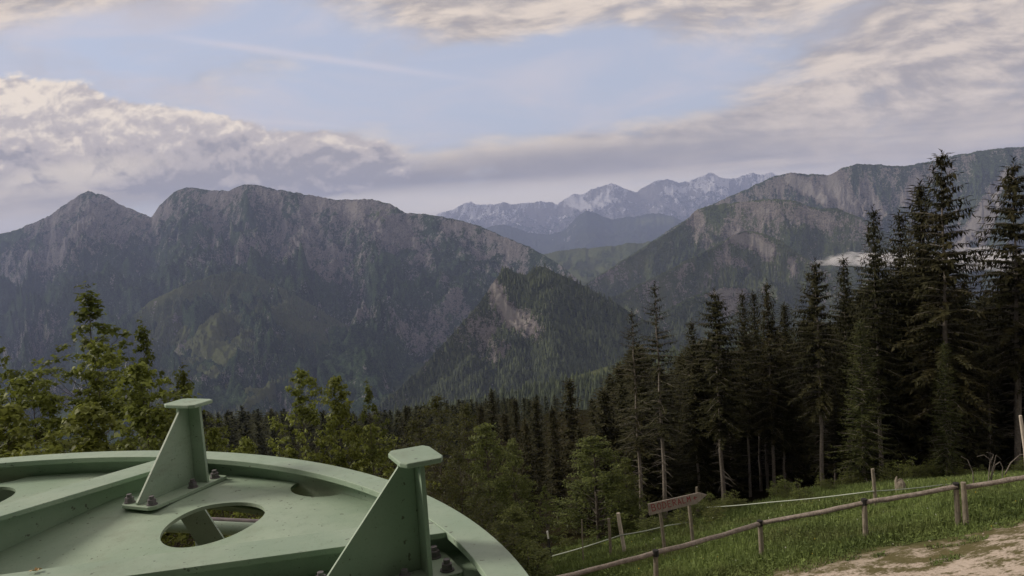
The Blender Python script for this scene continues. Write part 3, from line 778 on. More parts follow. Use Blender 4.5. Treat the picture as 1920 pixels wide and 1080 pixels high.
for ch in 'BODERALM<':
    k = xcur / Lb; hh = H0 + (H1 - H0) * k * .9
    yb = -.275 + .06 * k + random.uniform(-.006, .006)
    if ch == '<': hh *= .75; xcur += .05; yb += .01
    for st_ in STROKES[ch]:
        for (xa, ya), (xb2, yb2) in zip(st_[:-1], st_[1:]):
            p = cor[0] + ux * (xcur + xa * hh * .86) + uz * (yb + ya * hh); q = cor[0] + ux * (xcur + xb2 * hh * .86) + uz * (yb + yb2 * hh)
            dd = (q - p).normalized(); nn = Vector((-dd.z, 0, dd.x)) * .0125; p -= dd * .008; q += dd * .008
            y_ = -.004 - random.uniform(0, .0009)
            V = [sl(v + uy * yy) for yy in (y_, y_ + .0032) for v in (p - nn, q - nn, q + nn, p + nn)]
            b.add(V, [(0, 1, 2, 3), (7, 6, 5, 4), (0, 4, 5, 1), (1, 5, 6, 2), (2, 6, 7, 3), (3, 7, 4, 0)])
    xcur += hh * .86 * (.98 if ch != 'M' else 1.1)
b.build('lettering', M['red'], board, fixn=True)

# ------------------------------------------------------------------ trees
def kites(P, D, N, Ln, Wd, bend=.15):
    """one leaf-like quad per row: base P, direction D, side N, length, width"""
    P, D, N = (np.asarray(q, float) for q in (P, D, N)); Ln = np.asarray(Ln)[:, None]; Wd = np.asarray(Wd)[:, None]
    up = np.cross(D, N)
    mid = P + D * Ln * .45 + up * Ln * bend * .5
    V = np.stack([P, mid + N * Wd * .5, P + D * Ln - up * Ln * bend * .3, mid - N * Wd * .5], 1)
    return V.reshape(-1, 3), np.arange(len(P) * 4).reshape(-1, 4)

def norm(v): return v / np.maximum(np.linalg.norm(v, axis=-1, keepdims=True), 1e-9)

def spruce_crown(seed, H, z0, Rm, per, nb, step, slen, swid, droop, hang=.5, gap=.12, prof=.8):
    g = np.random.default_rng(seed)
    P, D, N, L, W, T = [], [], [], [], [], []
    z = z0
    side_scale = 1 + .35 * np.array([math.sin(k) for k in g.uniform(0, 6, 3)])
    wood = []
    while z < H * .985:
        q = (z - z0) / (H - z0)
        rad = Rm * min(1, (1 - q) ** prof * 1.02 + .02) * (min(1, .62 + q * 2.2)) * g.uniform(.72, 1.12)
        n = max(3, int(nb * (1 - .35 * q) + g.uniform(0, 1)))
        ph = g.uniform(0, 6.28)
        for k in range(n):
            if g.random() < gap: continue
            az = ph + 2 * math.pi * k / n + g.uniform(-.35, .35)
            Lb = rad * g.uniform(.6, 1.12) * (1 + .16 * math.sin(az * 2 + z * .7 + seed))
            out = np.array([math.cos(az), math.sin(az), 0]); sd = np.array([-math.sin(az), math.cos(az), 0])
            rise = (.42 * q + .05 + g.uniform(-.1, .1)); dr = droop * (1 - q * .8)
            m = max(3, int(Lb / step))
            t = np.linspace(.12, 1, m)
            r_ = Lb * t; zz = z + Lb * (rise * t - dr * t ** 2 + .22 * dr * t ** 4)
            base = out[None] * r_[:, None]; base[:, 2] = zz
            wood.append((np.array([0, 0, z]), base[m // 2], base[-1], Lb))
            for s in (-1, 1):
                dvec = norm(out[None] * g.uniform(.35, .8, (m, 1)) + sd[None] * s * g.uniform(.6, 1, (m, 1)) + np.array([0, 0, -1]) * g.uniform(.0, .5, (m, 1)))
                nn = norm(np.cross(dvec, np.array([0, 0, 1.]) + g.normal(0, .25, (m, 3))))
                P.append(base + g.normal(0, .03, (m, 3))); D.append(dvec); N.append(nn)
                sz = slen * (1.1 - .6 * t) * g.uniform(.7, 1.25, m) * (.55 + .45 * min(1, Lb / (Rm * .6)))
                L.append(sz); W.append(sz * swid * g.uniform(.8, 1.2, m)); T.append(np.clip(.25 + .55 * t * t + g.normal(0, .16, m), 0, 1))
            if hang > 0:
                dvec = norm(out[None] * g.uniform(.05, .4, (m, 1)) + g.normal(0, .2, (m, 3)) + np.array([0, 0, -1.0]))
                nn = norm(np.cross(dvec, out[None] + g.normal(0, .5, (m, 3))))
                P.append(base); D.append(dvec); N.append(nn); sz = slen * hang * g.uniform(.6, 1.3, m)
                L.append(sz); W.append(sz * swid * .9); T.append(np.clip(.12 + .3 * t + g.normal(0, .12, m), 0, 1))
            tp = base[-1:]; P.append(tp); D.append(norm(out[None] + np.array([[0, 0, .25 - dr * .5]]))); N.append(sd[None]); L.append(np.array([slen * .8])); W.append(np.array([slen * swid * .7])); T.append(np.array([.85]))
        z += per * g.uniform(.75, 1.25) * (1 - .45 * q)
    # leader
    m = 14; zz = np.linspace(H * .94, H, m); az = g.uniform(0, 6.28, m)
    P.append(np.stack([zz * 0, zz * 0, zz], 1)); D.append(norm(np.stack([np.cos(az), np.sin(az), np.full(m, 1.1)], 1))); N.append(np.stack([-np.sin(az), np.cos(az), az * 0], 1))
    L.append(np.full(m, slen * .55)); W.append(np.full(m, slen * .2)); T.append(np.full(m, .5))
    P, D, N = map(np.vstack, (P, D, N)); L, W, T = map(np.concatenate, (L, W, T))
    V, Fq = kites(P, D, N, L, W)
    return np_mesh('crown', V, Fq, tint=T), wood

def spruce_trunk(seed, H, r, z0, wood, dead=26, branches=True):
    rnd = random.Random(seed); b = MB(); n = 12
    wob = [Vector((rnd.uniform(-.05, .05), rnd.uniform(-.05, .05), 0)) for _ in range(n)]
    pts = [Vector((0, 0, -.6))] + [Vector((0, 0, H * (i / (n - 1)) * .985)) + wob[i] * (1 if 0 < i < n - 1 else 0) for i in range(n)]
    rad = [r * 1.25] + [r * (1.12 if i == 0 else 1) * max(.06, (1 - i / (n - 1)) ** .8) for i in range(n)]
    b.tube(pts, rad, 10, jit=.05, rnd=rnd)
    if branches:
        for (a, m, e, Lb) in wood[::2]:
            b.tube([a, m, e], [.028 * min(1, Lb), .018 * min(1, Lb), .004], 4, cap=False)
        for k in range(dead):
            z = rnd.uniform(.12 * H, z0 + .25 * (H - z0)); az = rnd.uniform(0, 6.28); L = rnd.uniform(.3, 1.3)
            p = Vector((0, 0, z)); q = p + Vector((math.cos(az) * L, math.sin(az) * L, -rnd.uniform(.0, .4) * L)); b.tube([p, p.lerp(q, .5) + Vector((0, 0, .06)), q], [.016, .011, .003], 4, cap=False)
    return b.mesh('trunk', True)

def make_tree(name, label, cat, trunk, crown, tm, cm, loc, s=(1, 1, 1), rz=0, group=None, cname='crown'):
    t = empty(name, loc, label, cat, group); t.scale = s; t.rotation_euler[2] = rz
    if tm and not trunk.materials: trunk.materials.append(tm)
    if cm and not crown.materials: crown.materials.append(cm)
    link('trunk', trunk, None, t); link(cname, crown, None, t)
    return t
def copy_tree(src, loc, s, rz, label, group=None):
    c = src.copy(); COL.objects.link(c); c.location = loc; c.scale = s; c.rotation_euler = (0, 0, rz); c['label'] = label
    if group: c['group'] = group
    elif 'group' in c: del c['group']
    for ch in src.children:
        d = ch.copy(); COL.objects.link(d); d.parent = c
    return c

# prototypes (meshes only)
PROTO = {}
def proto(key, seed, H, z0, Rm, per, nb, step, slen, swid, droop, r, nm='needle', hang=.5, gap=.12, prof=.8, dead=26):
    cm, wood_ = spruce_crown(seed, H, z0, Rm, per, nb, step, slen, swid, droop, hang, gap, prof)
    tm = spruce_trunk(seed, H, r, z0, wood_, dead)
    cm.materials.append(M[nm]); tm.materials.append(M['bark'])
    PROTO[key] = (tm, cm, H)
proto('tallA', 1, 17, 4.6, 2.45, .38, 7, .10, .44, .36, .42, .15, gap=.14, prof=.72, hang=.7)
proto('tallB', 2, 17, 3.6, 2.8, .44, 7, .085, .44, .36, .50, .165, gap=.18, prof=.62, hang=.75)
proto('tallC', 3, 17, 5.4, 2.2, .34, 7, .11, .44, .36, .34, .13, gap=.12, prof=.68, hang=.6)
proto('tallD', 9, 17, 6.2, 2.6, .42, 7, .09, .44, .36, .46, .15, gap=.2, prof=.6, hang=.75, dead=50)
proto('pole', 10, 17, 9.0, 2.0, .42, 6, .12, .44, .36, .44, .125, gap=.18, prof=.6, hang=.7, dead=70)
proto('full', 4, 15, 1.2, 2.8, .31, 8, .16, .56, .34, .30, .17, gap=.06, prof=.7)
proto('fullG', 5, 13, .6, 2.1, .30, 7, .16, .48, .30, .32, .15, 'needle_green', gap=.06, prof=.65)
proto('midA', 6, 13, .8, 2.5, .40, 7, .26, .80, .40, .28, .14, gap=.06, prof=.72)
proto('midB', 7, 13, 1.6, 2.2, .40, 7, .26, .76, .40, .34, .13, gap=.08, prof=.72)
proto('sparse', 8, 17, 6.6, 2.3, .42, 6, .11, .44, .36, .40, .16, gap=.36, dead=70)

FIRST = {}
def plant(key, loc, H, label, name='spruce_tree', cat='tree', group=None, wide=1.0, rz=None):
    tm, cm, H0_ = PROTO[key]; k = H / H0_
    rz = random.uniform(0, 6.28) if rz is None else rz
    s = (k * wide, k * wide, k)
    if key not in FIRST:
        t = empty(name, loc, label, cat, group); t.scale = s; t.rotation_euler[2] = rz
        link('trunk', tm, None, t); link('crown', cm, None, t); FIRST[key] = t; return t
    t = copy_tree(FIRST[key], loc, s, rz, label, group)
    t.name = name
    return t
def plant_px(px, py, d, key, label, wide=1.0, **kw):
    T = at(px, py, d); z = gz(T.x, T.y)
    return plant(key, (T.x, T.y, z), T.z - z, label, wide=wide, **kw)

FRONT = [
    (1184, 581, 40, 'sparse', 'spruce with a doubled tip at the left end of the tall dark stand', .95),
    (1227, 530, 38, 'sparse', 'thin spruce with a bare pale trunk, second from the left end of the stand', .92),
    (1296, 600, 46, 'tallC', 'slender low spruce in the notch right of the bare-trunked spruce', .95),
    (1339, 541, 44, 'tallD', 'spruce with a ragged pointed tip standing right behind the arrow sign', 1.1),
    (1391, 546, 47, 'tallC', 'narrow spruce, left one of three close tips in the middle of the stand', .8),
    (1412, 545, 50, 'tallC', 'narrow spruce, middle one of three close tips in the middle of the stand', .8),
    (1437, 526, 46, 'tallA', 'spruce with the tallest of three close tips in the middle of the stand', .85),
    (1470, 567, 48, 'full', 'short spruce filling the dip left of the spruce before the cloud bank', .7),
    (1528, 484, 42, 'tallD', 'broad spruce just left of the white cloud bank', .95),
    (1581, 478, 46, 'tallA', 'slim spruce whose tip stands in front of the white cloud bank', .8),
    (1637, 387, 43, 'tallA', 'tall spruce right of the cloud bank, left one of the four highest', .85),
    (1686, 395, 47, 'tallC', 'tall slim spruce between the two broader high ones', .95),
    (1725, 340, 45, 'full', 'tall full spruce leaning close against the highest tree of the stand', .85),
    (1765, 284, 40, 'tallB', 'highest spruce of the stand, with a ragged crown and long grey trunk', .95),
    (1808, 520, 46, 'full', 'shorter spruce right behind the highest one, its tip below the fog', .75),
    (1900, 296, 41, 'tallD', 'tall dark spruce at the right edge of the photo', 1.0),
    (1990, 250, 40, 'tallA', 'tall spruce partly cut by the right edge of the photo', 1.1),
]
for px, py, d, key, lab, wd in FRONT: plant_px(px, py, d, key, lab, wd * 1.14)
for px, py, d, lab, wd in [(1612, 598, 38, 'bushy yellow-green spruce with branches down to the meadow', 1.15), (1770, 640, 37, 'green leafy-looking spruce in front of the trunk of the highest one', .9)]:
    plant_px(px, py, d, 'fullG', lab, wd)

# the crowded rows behind, which only fill the dark interior of the stand
env_x = [1120, 1170, 1200, 1250, 1290, 1330, 1365, 1400, 1450, 1490, 1530, 1560, 1590, 1630, 1660, 1700, 1760, 1800, 1840, 1870, 1960]
env_y = [725, 660, 640, 690, 650, 620, 650, 620, 610, 620, 560, 600, 570, 500, 520, 480, 440, 560, 560, 430, 400]
rnd = random.Random(21); cnt = 0; placed = []
for tries in range(9000):
    px = rnd.uniform(1120, 1980); d = 46 + 50 * rnd.random() ** 1.5
    a, e = ray(px, 700); x = a * d; z = gz(x, d)
    if any((x - q[0]) ** 2 + (d - q[1]) ** 2 < 1.7 ** 2 for q in placed): continue
    H = rnd.uniform(10.5, 16.5)
    tx, ty = px_of(x, d, z + H); lim = np.interp(px, env_x, env_y) + 4
    if ty < lim:
        H *= rnd.uniform(.6, .9); tx, ty = px_of(x, d, z + H)
        if ty < lim or H < 6: continue
    placed.append((x, d)); cnt += 1
    key = rnd.choice(['midA', 'full', 'midB', 'midB', 'midA', 'tallA'] if d > 56 else ['pole', 'midA', 'midA', 'midB', 'tallC', 'pole', 'full', 'midB'])
    plant(key, (x, d, z), H, 'dark spruce deep inside the dense stand, behind its front row', group='spruces inside the dense stand', wide=rnd.uniform(1.1, 1.5), rz=rnd.uniform(0, 6))
    if cnt >= 232: break

# middle wood between the wheel and the stand
MID = [(1066, 712, 62, 'midA', 'dark broad spruce, highest point of the wood left of the tall stand', 1.0),
       (1003, 752, 70, 'midA', 'dark spruce left of the highest one of the wood', 1.0), (965, 748, 80, 'midB', 'brownish slim spruce in the middle of the wood', 1.0),
       (921, 732, 85, 'midA', 'dark spruce tip rising above the mixed trees', .9), (1110, 748, 66, 'midB', 'slim dark spruce just left of the tall stand', .9),
       (1035, 765, 58, 'midB', 'dark slim spruce before the highest one of the wood', .95), (985, 790, 50, 'midA', 'low dark spruce above the young green tree', .9),
       (900, 760, 75, 'midB', 'brown-green spruce behind the mixed trees', 1.0), (945, 775, 60, 'midB', 'dark spruce in the second row of the wood', 1.0), (1085, 800, 48, 'midA', 'low dark spruce right behind the young green tree', .9),
       (1140, 775, 52, 'midB', 'short spruce at the foot of the doubled-tip spruce', .9), (870, 770, 90, 'midB', 'small spruce among the mixed trees', .9),
       (760, 762, 105, 'midA', 'small pointed spruce over the tall bracket of the wheel', .9), (785, 775, 110, 'midB', 'small spruce right of the pointed one', .9)]
for px, py, d, key, lab, wd in MID: plant_px(px, py, d, key, lab, wd)

# the far wooded rim beyond the meadow: one mass
def far_forest():
    g = np.random.default_rng(5); Vs, Fs, Ts = [], [], []; n0 = 0; rr = random.Random(3)
    base = []
    for sd in range(4):
        cm, _ = spruce_crown(200 + sd, 12, .5, 2.0, .9, 6, .6, 1.25, .42, .28, hang=.5, gap=.05)
        co = np.empty(len(cm.vertices) * 3, np.float32); cm.vertices.foreach_get('co', co); tn = np.empty(len(cm.polygons), np.float32); cm.attributes['tint'].data.foreach_get('value', tn)
        base.append((co.reshape(-1, 3), tn)); bpy.data.meshes.remove(cm)
    pl = []
    for _ in range(16000):
        px = rr.uniform(300, 1990); d = (130 if px < 1150 else 98) + 240 * rr.random() ** (.8 if px < 1150 else 1.5)
        a, e = ray(px, 760); x = a * d; z = gz(x, d)
        H = rr.uniform(8, 15)
        tx, ty = px_of(x, d, z + H); lim = np.interp(px, [300, 560, 640, 760, 860, 1150, 1300, 1500, 1700, 1990], [757, 764, 770, 760, 745, 735, 700, 680, 620, 600]) + rr.uniform(0, 9)
        if ty < lim:
            continue
        if any((x - q[0]) ** 2 + (d - q[1]) ** 2 < 2.6 ** 2 for q in pl[-400:]): continue
        pl.append((x, d)); co, tn = base[rr.randrange(4)]
        k = H / 12; q = rr.uniform(0, 6.28); c, s = math.cos(q), math.sin(q); w = rr.uniform(.95, 1.45)
        V = np.stack([(co[:, 0] * c - co[:, 1] * s) * k * w + x, (co[:, 0] * s + co[:, 1] * c) * k * w + d, co[:, 2] * k + z], 1)
        Vs.append(V); Fs.append(np.arange(len(V)).reshape(-1, 4) + n0); Ts.append(np.clip(tn + rr.uniform(-.25, .25), 0, 1)); n0 += len(V)
        if len(pl) > 1000: break
    me = np_mesh('forest', np.vstack(Vs), np.vstack(Fs), tint=np.concatenate(Ts))
    tag(link('forest', me, M['needle_far']), 'dark spruce wood along the rim of the slope behind the wheel', None, None, 'stuff')
far_forest()

# ------------------------------------------------------------------ leafy trees
def leaves_mesh(name, P, Nrm, size, T, g, shape='lobed'):
    """flat lobed leaves: 6-gon each; Nrm ~ leaf normal"""
    n = len(P); az = g.uniform(0, 6.28, n)
    h = np.stack([np.cos(az), np.sin(az), np.zeros(n)], 1)
    D = norm(h - Nrm * (h * Nrm).sum(1, keepdims=True)); Sd = np.cross(Nrm, D)
    pts = [(0, 0), (-.44, .28), (-.20, .55), (0, 1.0), (.20, .55), (.44, .28)] if shape == 'lobed' else [(0, 0), (-.22, .3), (-.2, .6), (0, 1), (.2, .6), (.22, .3)]
    V = np.stack([P + (Sd * x + D * y) * size[:, None] - Nrm * (abs(x) * .35 + y * y * .22) * size[:, None] for x, y in pts], 1).reshape(-1, 3)
    return np_mesh(name, V, np.arange(n * 6).reshape(-1, 6), tint=T)

def leafy_tree(seed, H, Rm, z0, leaders, nb, nl, leaf, clump=.42, flat_=.28, prof=None, shape='lobed', up=.45):
    """tapered trunk, leaders and side limbs; leaves in flattish clumps along and at the ends of the limbs"""
    g = np.random.default_rng(seed); rnd = random.Random(seed); b = MB()
    P, N, Sz, T = [], [], [], []
    rad_ = [rnd.uniform(.35, .8) for _ in range(leaders)]
    tops = [Vector((0, 0, H))] if leaders == 1 else [Vector((math.cos(6.28 * k / leaders + seed) * Rm * rad_[k], math.sin(6.28 * k / leaders + seed) * Rm * rad_[k], H)) for k in range(leaders)]
    for tp in tops[1:]: tp.z = H * (1 - .50 * math.hypot(tp.x, tp.y) / Rm) * rnd.uniform(.9, 1.04)
    if leaders > 1: tops[0].x *= .15; tops[0].y *= .15
    tops[0].z = H
    fork = Vector((0, 0, z0 * .8 if leaders > 1 else H * .5))
    r0 = H * .016
    b.tube([Vector((0, 0, -.5)), Vector((0, 0, 0)), fork * .5 + Vector((.03, .02, 0)), fork], [r0 * 1.3, r0 * 1.1, r0, r0 * .85], 9, jit=.05, rnd=rnd)
    for tp in tops:
        mid = fork.lerp(tp, .5) + Vector((rnd.uniform(-.15, .15), rnd.uniform(-.15, .15), .1))
        L3 = [fork, mid, tp]; b.tube(L3, [r0 * .8, r0 * .5, r0 * .08], 7, rnd=rnd)
        Hl = tp.z - z0
        for k in range(nb):
            q = (k + rnd.random()) / nb
            zz = z0 + Hl * q
            f_ = (zz - fork.z) / max(tp.z - fork.z, .1)
            if f_ < 0: st_ = Vector((0, 0, zz))
            elif f_ < .5: st_ = fork.lerp(mid, f_ * 2)
            else: st_ = mid.lerp(tp, f_ * 2 - 1)
            rr = (Rm if leaders == 1 else Rm * .56) * (prof(q) if prof else (1 - q) ** .7 * min(1, .5 + q * 2)) * rnd.uniform(.65, 1.15) + .26 * (1 - q) + .07
            az = rnd.uniform(0, 6.28)
            e = st_ + Vector((math.cos(az) * rr, math.sin(az) * rr, rr * up * rnd.uniform(.3, 1.1)))
            m = st_.lerp(e, .55) + Vector((0, 0, -.05 * rr))
            b.tube([st_, m, e], [r0 * .3 * (1 - q * .6), r0 * .2 * (1 - q * .6), .005], 5, cap=False, rnd=rnd)
            npt = max(2, int(rr / (clump * .62)))
            for i in range(npt):
                t = .35 + .65 * (i + 1) / npt
                c = (st_.lerp(m, t / .55) if t < .55 else m.lerp(e, (t - .55) / .45))
                c = np.array(c) + g.normal(0, .07, 3)
                cn = max(4, int(nl * rnd.uniform(.6, 1.2)))
                rad = clump * rnd.uniform(.7, 1.15) * (1.1 - .4 * q)
                d3 = norm(g.normal(0, 1, (cn, 3))) * (g.random((cn, 1)) ** .45) * rad
                d3[:, 2] *= flat_
                P.append(c + d3 - np.array([0, 0, 1]) * (np.hypot(d3[:, 0], d3[:, 1])[:, None] ** 2) * .25)
                nn = norm(np.array([0, 0, 1.]) + d3 * 1.2 + g.normal(0, .35, (cn, 3))); N.append(nn)
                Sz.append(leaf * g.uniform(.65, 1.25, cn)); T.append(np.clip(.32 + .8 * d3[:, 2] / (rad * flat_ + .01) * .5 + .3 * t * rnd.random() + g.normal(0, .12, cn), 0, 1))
    P, N = np.vstack(P), np.vstack(N); Sz, T = np.concatenate(Sz), np.concatenate(T)
    return b.mesh('trunk', True), leaves_mesh('crown', P, N, Sz, T, g, shape)

LEAF = {}
def lproto(key, mat, *a, **k):
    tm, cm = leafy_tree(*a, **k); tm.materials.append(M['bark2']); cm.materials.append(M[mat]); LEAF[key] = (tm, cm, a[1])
def dense_tree(seed, H, Rm, z0, ncl, nl, leaf, clump, prof, flat_=.30, shape='lobed', lobes=5):
    """slender trunk, limbs that reach into an uneven crown of flattish leaf clumps"""
    g = np.random.default_rng(seed); rnd = random.Random(seed); b = MB()
    r0 = H * .0105; wob = [Vector((rnd.uniform(-.1, .1), rnd.uniform(-.1, .1), 0)) for _ in range(7)]
    axis = [Vector((0, 0, H * k / 6 * .97)) + wob[k] * (k > 0) for k in range(7)]
    b.tube([Vector((0, 0, -.5))] + axis, [r0 * 1.3] + [r0 * max(.05, 1 - k / 6.2) for k in range(7)], 8, jit=.05, rnd=rnd)
    def ax(z):
        q = min(max(z / (H * .97) * 6, 0), 5.999); k = int(q); return axis[k].lerp(axis[k + 1], q - k)
    ph = [rnd.uniform(0, 6.28) for _ in range(4)]
    P, N, Sz, T = [], [], [], []
    for c_ in range(ncl):
        q = 1 - rnd.random() ** .62 if rnd.random() < .8 else rnd.random()
        q = (c_ + rnd.random()) / ncl if c_ % 2 else q
        az = rnd.uniform(0, 6.28)
        tier = .64 + .36 * math.sin(q * 26 + ph[3] + 1.2 * math.sin(az + ph[0]))
        Re = Rm * prof(q) * (1 + .26 * math.sin(lobes * az * .5 + ph[0] + q * 5) + .18 * math.sin(3 * az + ph[1] - q * 9)) * tier
        rr = Re * (rnd.random() ** .5 * .55 + .45)
        z = z0 + (H - z0) * q
        base = ax(max(z - rr * .55, z0 * .5))
        top = ax(z); e = Vector((top.x + math.cos(az) * rr, top.y + math.sin(az) * rr, z + rnd.uniform(-.1, .1)))
        if rnd.random() < .6:
            m = base.lerp(e, .5) + Vector((0, 0, -.06 * rr)); b.tube([base, m, e], [r0 * .28 * (1.1 - q), r0 * .18 * (1.1 - q), .004], 5, cap=False, rnd=rnd)
        rad = clump * rnd.uniform(.6, 1.2) * (1.12 - .45 * q); cn = max(5, int(nl * rnd.uniform(.6, 1.25) * (1.1 - .4 * q)))
        d3 = norm(g.normal(0, 1, (cn, 3))) * (g.random((cn, 1)) ** .42) * rad; d3[:, 2] *= flat_
        P.append(np.array(e) + d3 - np.array([0, 0, 1]) * (np.hypot(d3[:, 0], d3[:, 1])[:, None] ** 2) * .3)
        N.append(norm(np.array([0, 0, 1.]) + d3 * 1.3 + g.normal(0, .38, (cn, 3))))
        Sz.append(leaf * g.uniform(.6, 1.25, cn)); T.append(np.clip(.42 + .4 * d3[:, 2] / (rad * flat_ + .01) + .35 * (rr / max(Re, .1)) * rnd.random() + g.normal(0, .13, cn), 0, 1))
    m = 26; P.append(np.stack([g.normal(0, .06, m) + axis[-1].x, g.normal(0, .06, m) + axis[-1].y, H * .95 + g.random(m) * H * .05], 1)); N.append(norm(np.array([0, 0, 1.]) + g.normal(0, .6, (m, 3)))); Sz.append(leaf * g.uniform(.5, 1, m)); T.append(g.uniform(.3, .8, m))
    P, N = np.vstack(P), np.vstack(N); Sz, T = np.concatenate(Sz), np.concatenate(T)
    return b.mesh('trunk', True), leaves_mesh('crown', P, N, Sz, T, g, shape)
def dproto(key, mat, *a, **k):
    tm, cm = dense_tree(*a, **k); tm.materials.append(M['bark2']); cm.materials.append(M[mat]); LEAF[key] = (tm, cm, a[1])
spire = lambda q: min(1, 1.9 * (1 - q)) + .02
dome = lambda q: min(1, 2.3 * (1 - q)) ** .7 * min(1, .55 + q) + .02
dproto('maple', 'leaf', 41, 9.0, 2.7, 1.8, 430, 32, .145, .40, dome)
dproto('maple2', 'leaf', 42, 7.6, 2.4, 1.2, 380, 32, .145, .40, dome)
dproto('dark', 'leaf_dark', 43, 9.5, 3.0, 1.6, 330, 26, .135, .36, spire)
dproto('mixed', 'leaf_brown', 44, 8.0, 2.4, .6, 420, 28, .13, .42, dome, shape='oval')
lproto('beech', 'leaf_young', 45, 4.4, 1.75, .25, 1, 110, 34, .11, clump=.34, flat_=.18, shape='oval', up=.55, prof=lambda q: (1 - q) ** .75 * min(1, .7 + q))
lproto('shrub', 'leaf_young', 46, 1.6, .9, .1, 3, 14, 16, .10, clump=.24, shape='oval')
LF = {}
def leafy(px, py, d, key, label, name, wide=1.0, H=None, rz=None, base=None, group=None):
    tm, cm, H0_ = LEAF[key]
    T = at(px, py, d); z = gz(T.x, T.y) if base is None else base
    h = (T.z - z) if H is None else H; k = h / H0_; s = (k * wide, k * wide, k); rz = random.uniform(0, 6.28) if rz is None else rz
    if key not in LF:
        LF[key] = make_tree(name, label, 'shrub' if name == 'shrub' else 'tree', tm, cm, None, None, (T.x, T.y, z), s, rz, group); return LF[key]
    t = copy_tree(LF[key], (T.x, T.y, z), s, rz, label, group); t.name = name; t['category'] = 'shrub' if name == 'shrub' else 'tree'; return t

leafy(162, 540, 17.5, 'dark', 'tall dark-leaved tree whose thin top rises on the left', 'broadleaf_tree', .95, rz=.4)
leafy(175, 645, 14.5, 'maple', 'sunlit yellow-green maple in front of the dark-leaved tree', 'maple_tree', .62, rz=1.2)
leafy(268, 605, 17.0, 'dark', 'dark-leaved tree right of the tall thin-topped one', 'broadleaf_tree', .6, rz=2.2)
leafy(270, 690, 13.5, 'maple2', 'yellow-green maple left of the first wheel bracket', 'maple_tree', .72, rz=.3)
leafy(60, 700, 14.0, 'maple', 'green maple near the left edge of the photo', 'maple_tree', .75, rz=2.9)
leafy(340, 690, 17.0, 'dark', 'dark-leaved tree just left of the first wheel bracket', 'broadleaf_tree', .6, rz=4.2)
leafy(-30, 600, 15.0, 'dark', 'dark-leaved tree cut by the left edge of the photo', 'broadleaf_tree', .65, rz=5.2)
leafy(10, 770, 11.5, 'maple2', 'low maple filling the left edge above the wheel rim', 'maple_tree', .8, rz=5.0)
leafy(150, 770, 11.0, 'maple2', 'low maple right above the far wheel rim', 'maple_tree', .85, rz=3.3)
leafy(560, 695, 19.0, 'maple', 'tallest green maple between the two wheel brackets', 'maple_tree', .6, rz=.95)
leafy(628, 712, 19.5, 'maple2', 'green maple with a narrow tip, right of the first one between the brackets', 'maple_tree', .55, rz=2.0)
leafy(690, 718, 19.5, 'dark', 'slim darker tree behind the second wheel bracket', 'broadleaf_tree', .5, rz=1.0)
leafy(405, 808, 13.0, 'maple2', 'low maple peeping out right of the first wheel bracket', 'maple_tree', .45, rz=1.0)
leafy(455, 830, 12.0, 'maple2', 'low maple peeping over the rim between the brackets', 'maple_tree', .5, rz=4.0)
leafy(700, 800, 22, 'maple2', 'low green maple left of the second wheel bracket', 'maple_tree', .8, rz=.2)
leafy(820, 745, 34, 'mixed', 'brownish-green tree with a rounded top right of the second bracket', 'broadleaf_tree', .95, rz=.2)
leafy(870, 760, 30, 'mixed', 'olive tree in the middle of the mixed trees', 'broadleaf_tree', .8, rz=2.2)
leafy(775, 790, 27, 'mixed', 'olive tree directly behind the second bracket', 'broadleaf_tree', .9, rz=3.9)
leafy(910, 800, 27, 'beech', 'young light-green tree left of the dark spruces', 'young_tree', .62, rz=1)
leafy(960, 828, 29, 'beech', 'slim young tree with a yellow-green tip', 'young_tree', .5, rz=2)
leafy(1112, 822, 37, 'beech', 'bright young tree with layered branches at the meadow edge', 'young_tree', 1.05, rz=.6)
leafy(1172, 862, 39, 'beech', 'small light-green tree right of the bright young one', 'young_tree', .7, rz=3.1)
leafy(860, 850, 22, 'mixed', 'dull olive bush below the olive trees', 'broadleaf_tree', 1.0, rz=5.1)
leafy(960, 955, 25, 'beech', 'low yellowish young tree beside the wheel rim', 'young_tree', 1.1, rz=4)
leafy(1020, 910, 33, 'dark', 'low blue-green bush left of the bright young tree', 'broadleaf_tree', 1.0, rz=4)
leafy(900, 915, 24, 'mixed', 'dark olive bush above the wheel rim', 'broadleaf_tree', 1.2, rz=1.4)
for px, py, d, lab in [(1500, 903, 34, 'small leafy shrub at the wood edge right of the sign'), (1278, 952, 33, 'shrub growing behind the arrow board'), (1215, 960, 33, 'shrub left of the arrow board'),
                       (1062, 1000, 37, 'shrub between the black stake and the thin green stake'), (1555, 925, 33, 'low weedy shrub behind the rope'), (1340, 945, 33, 'low shrub at the foot of the spruces right of the sign'), (1112, 1004, 33, 'low shrub left of the two short wooden stakes'), (985, 1020, 24, 'weedy shrub touching the wheel rim')]:
    leafy(px, py, d, 'shrub', lab, 'shrub', 1.1)

rs = random.Random(31)
for k in range(34):
    px_ = rs.uniform(1230, 1930); d_ = rs.uniform(36.5, 40.5); a_, e_ = ray(px_, 900); z_ = gz(a_ * d_, d_)
    tx_, ty_ = px_of(a_ * d_, d_, z_ + rs.uniform(.5, 1.25))
    leafy(tx_, ty_, d_, 'shrub', 'low leafy undergrowth along the dark edge of the wood', 'shrub', rs.uniform(.9, 1.7), group='undergrowth along the wood edge')
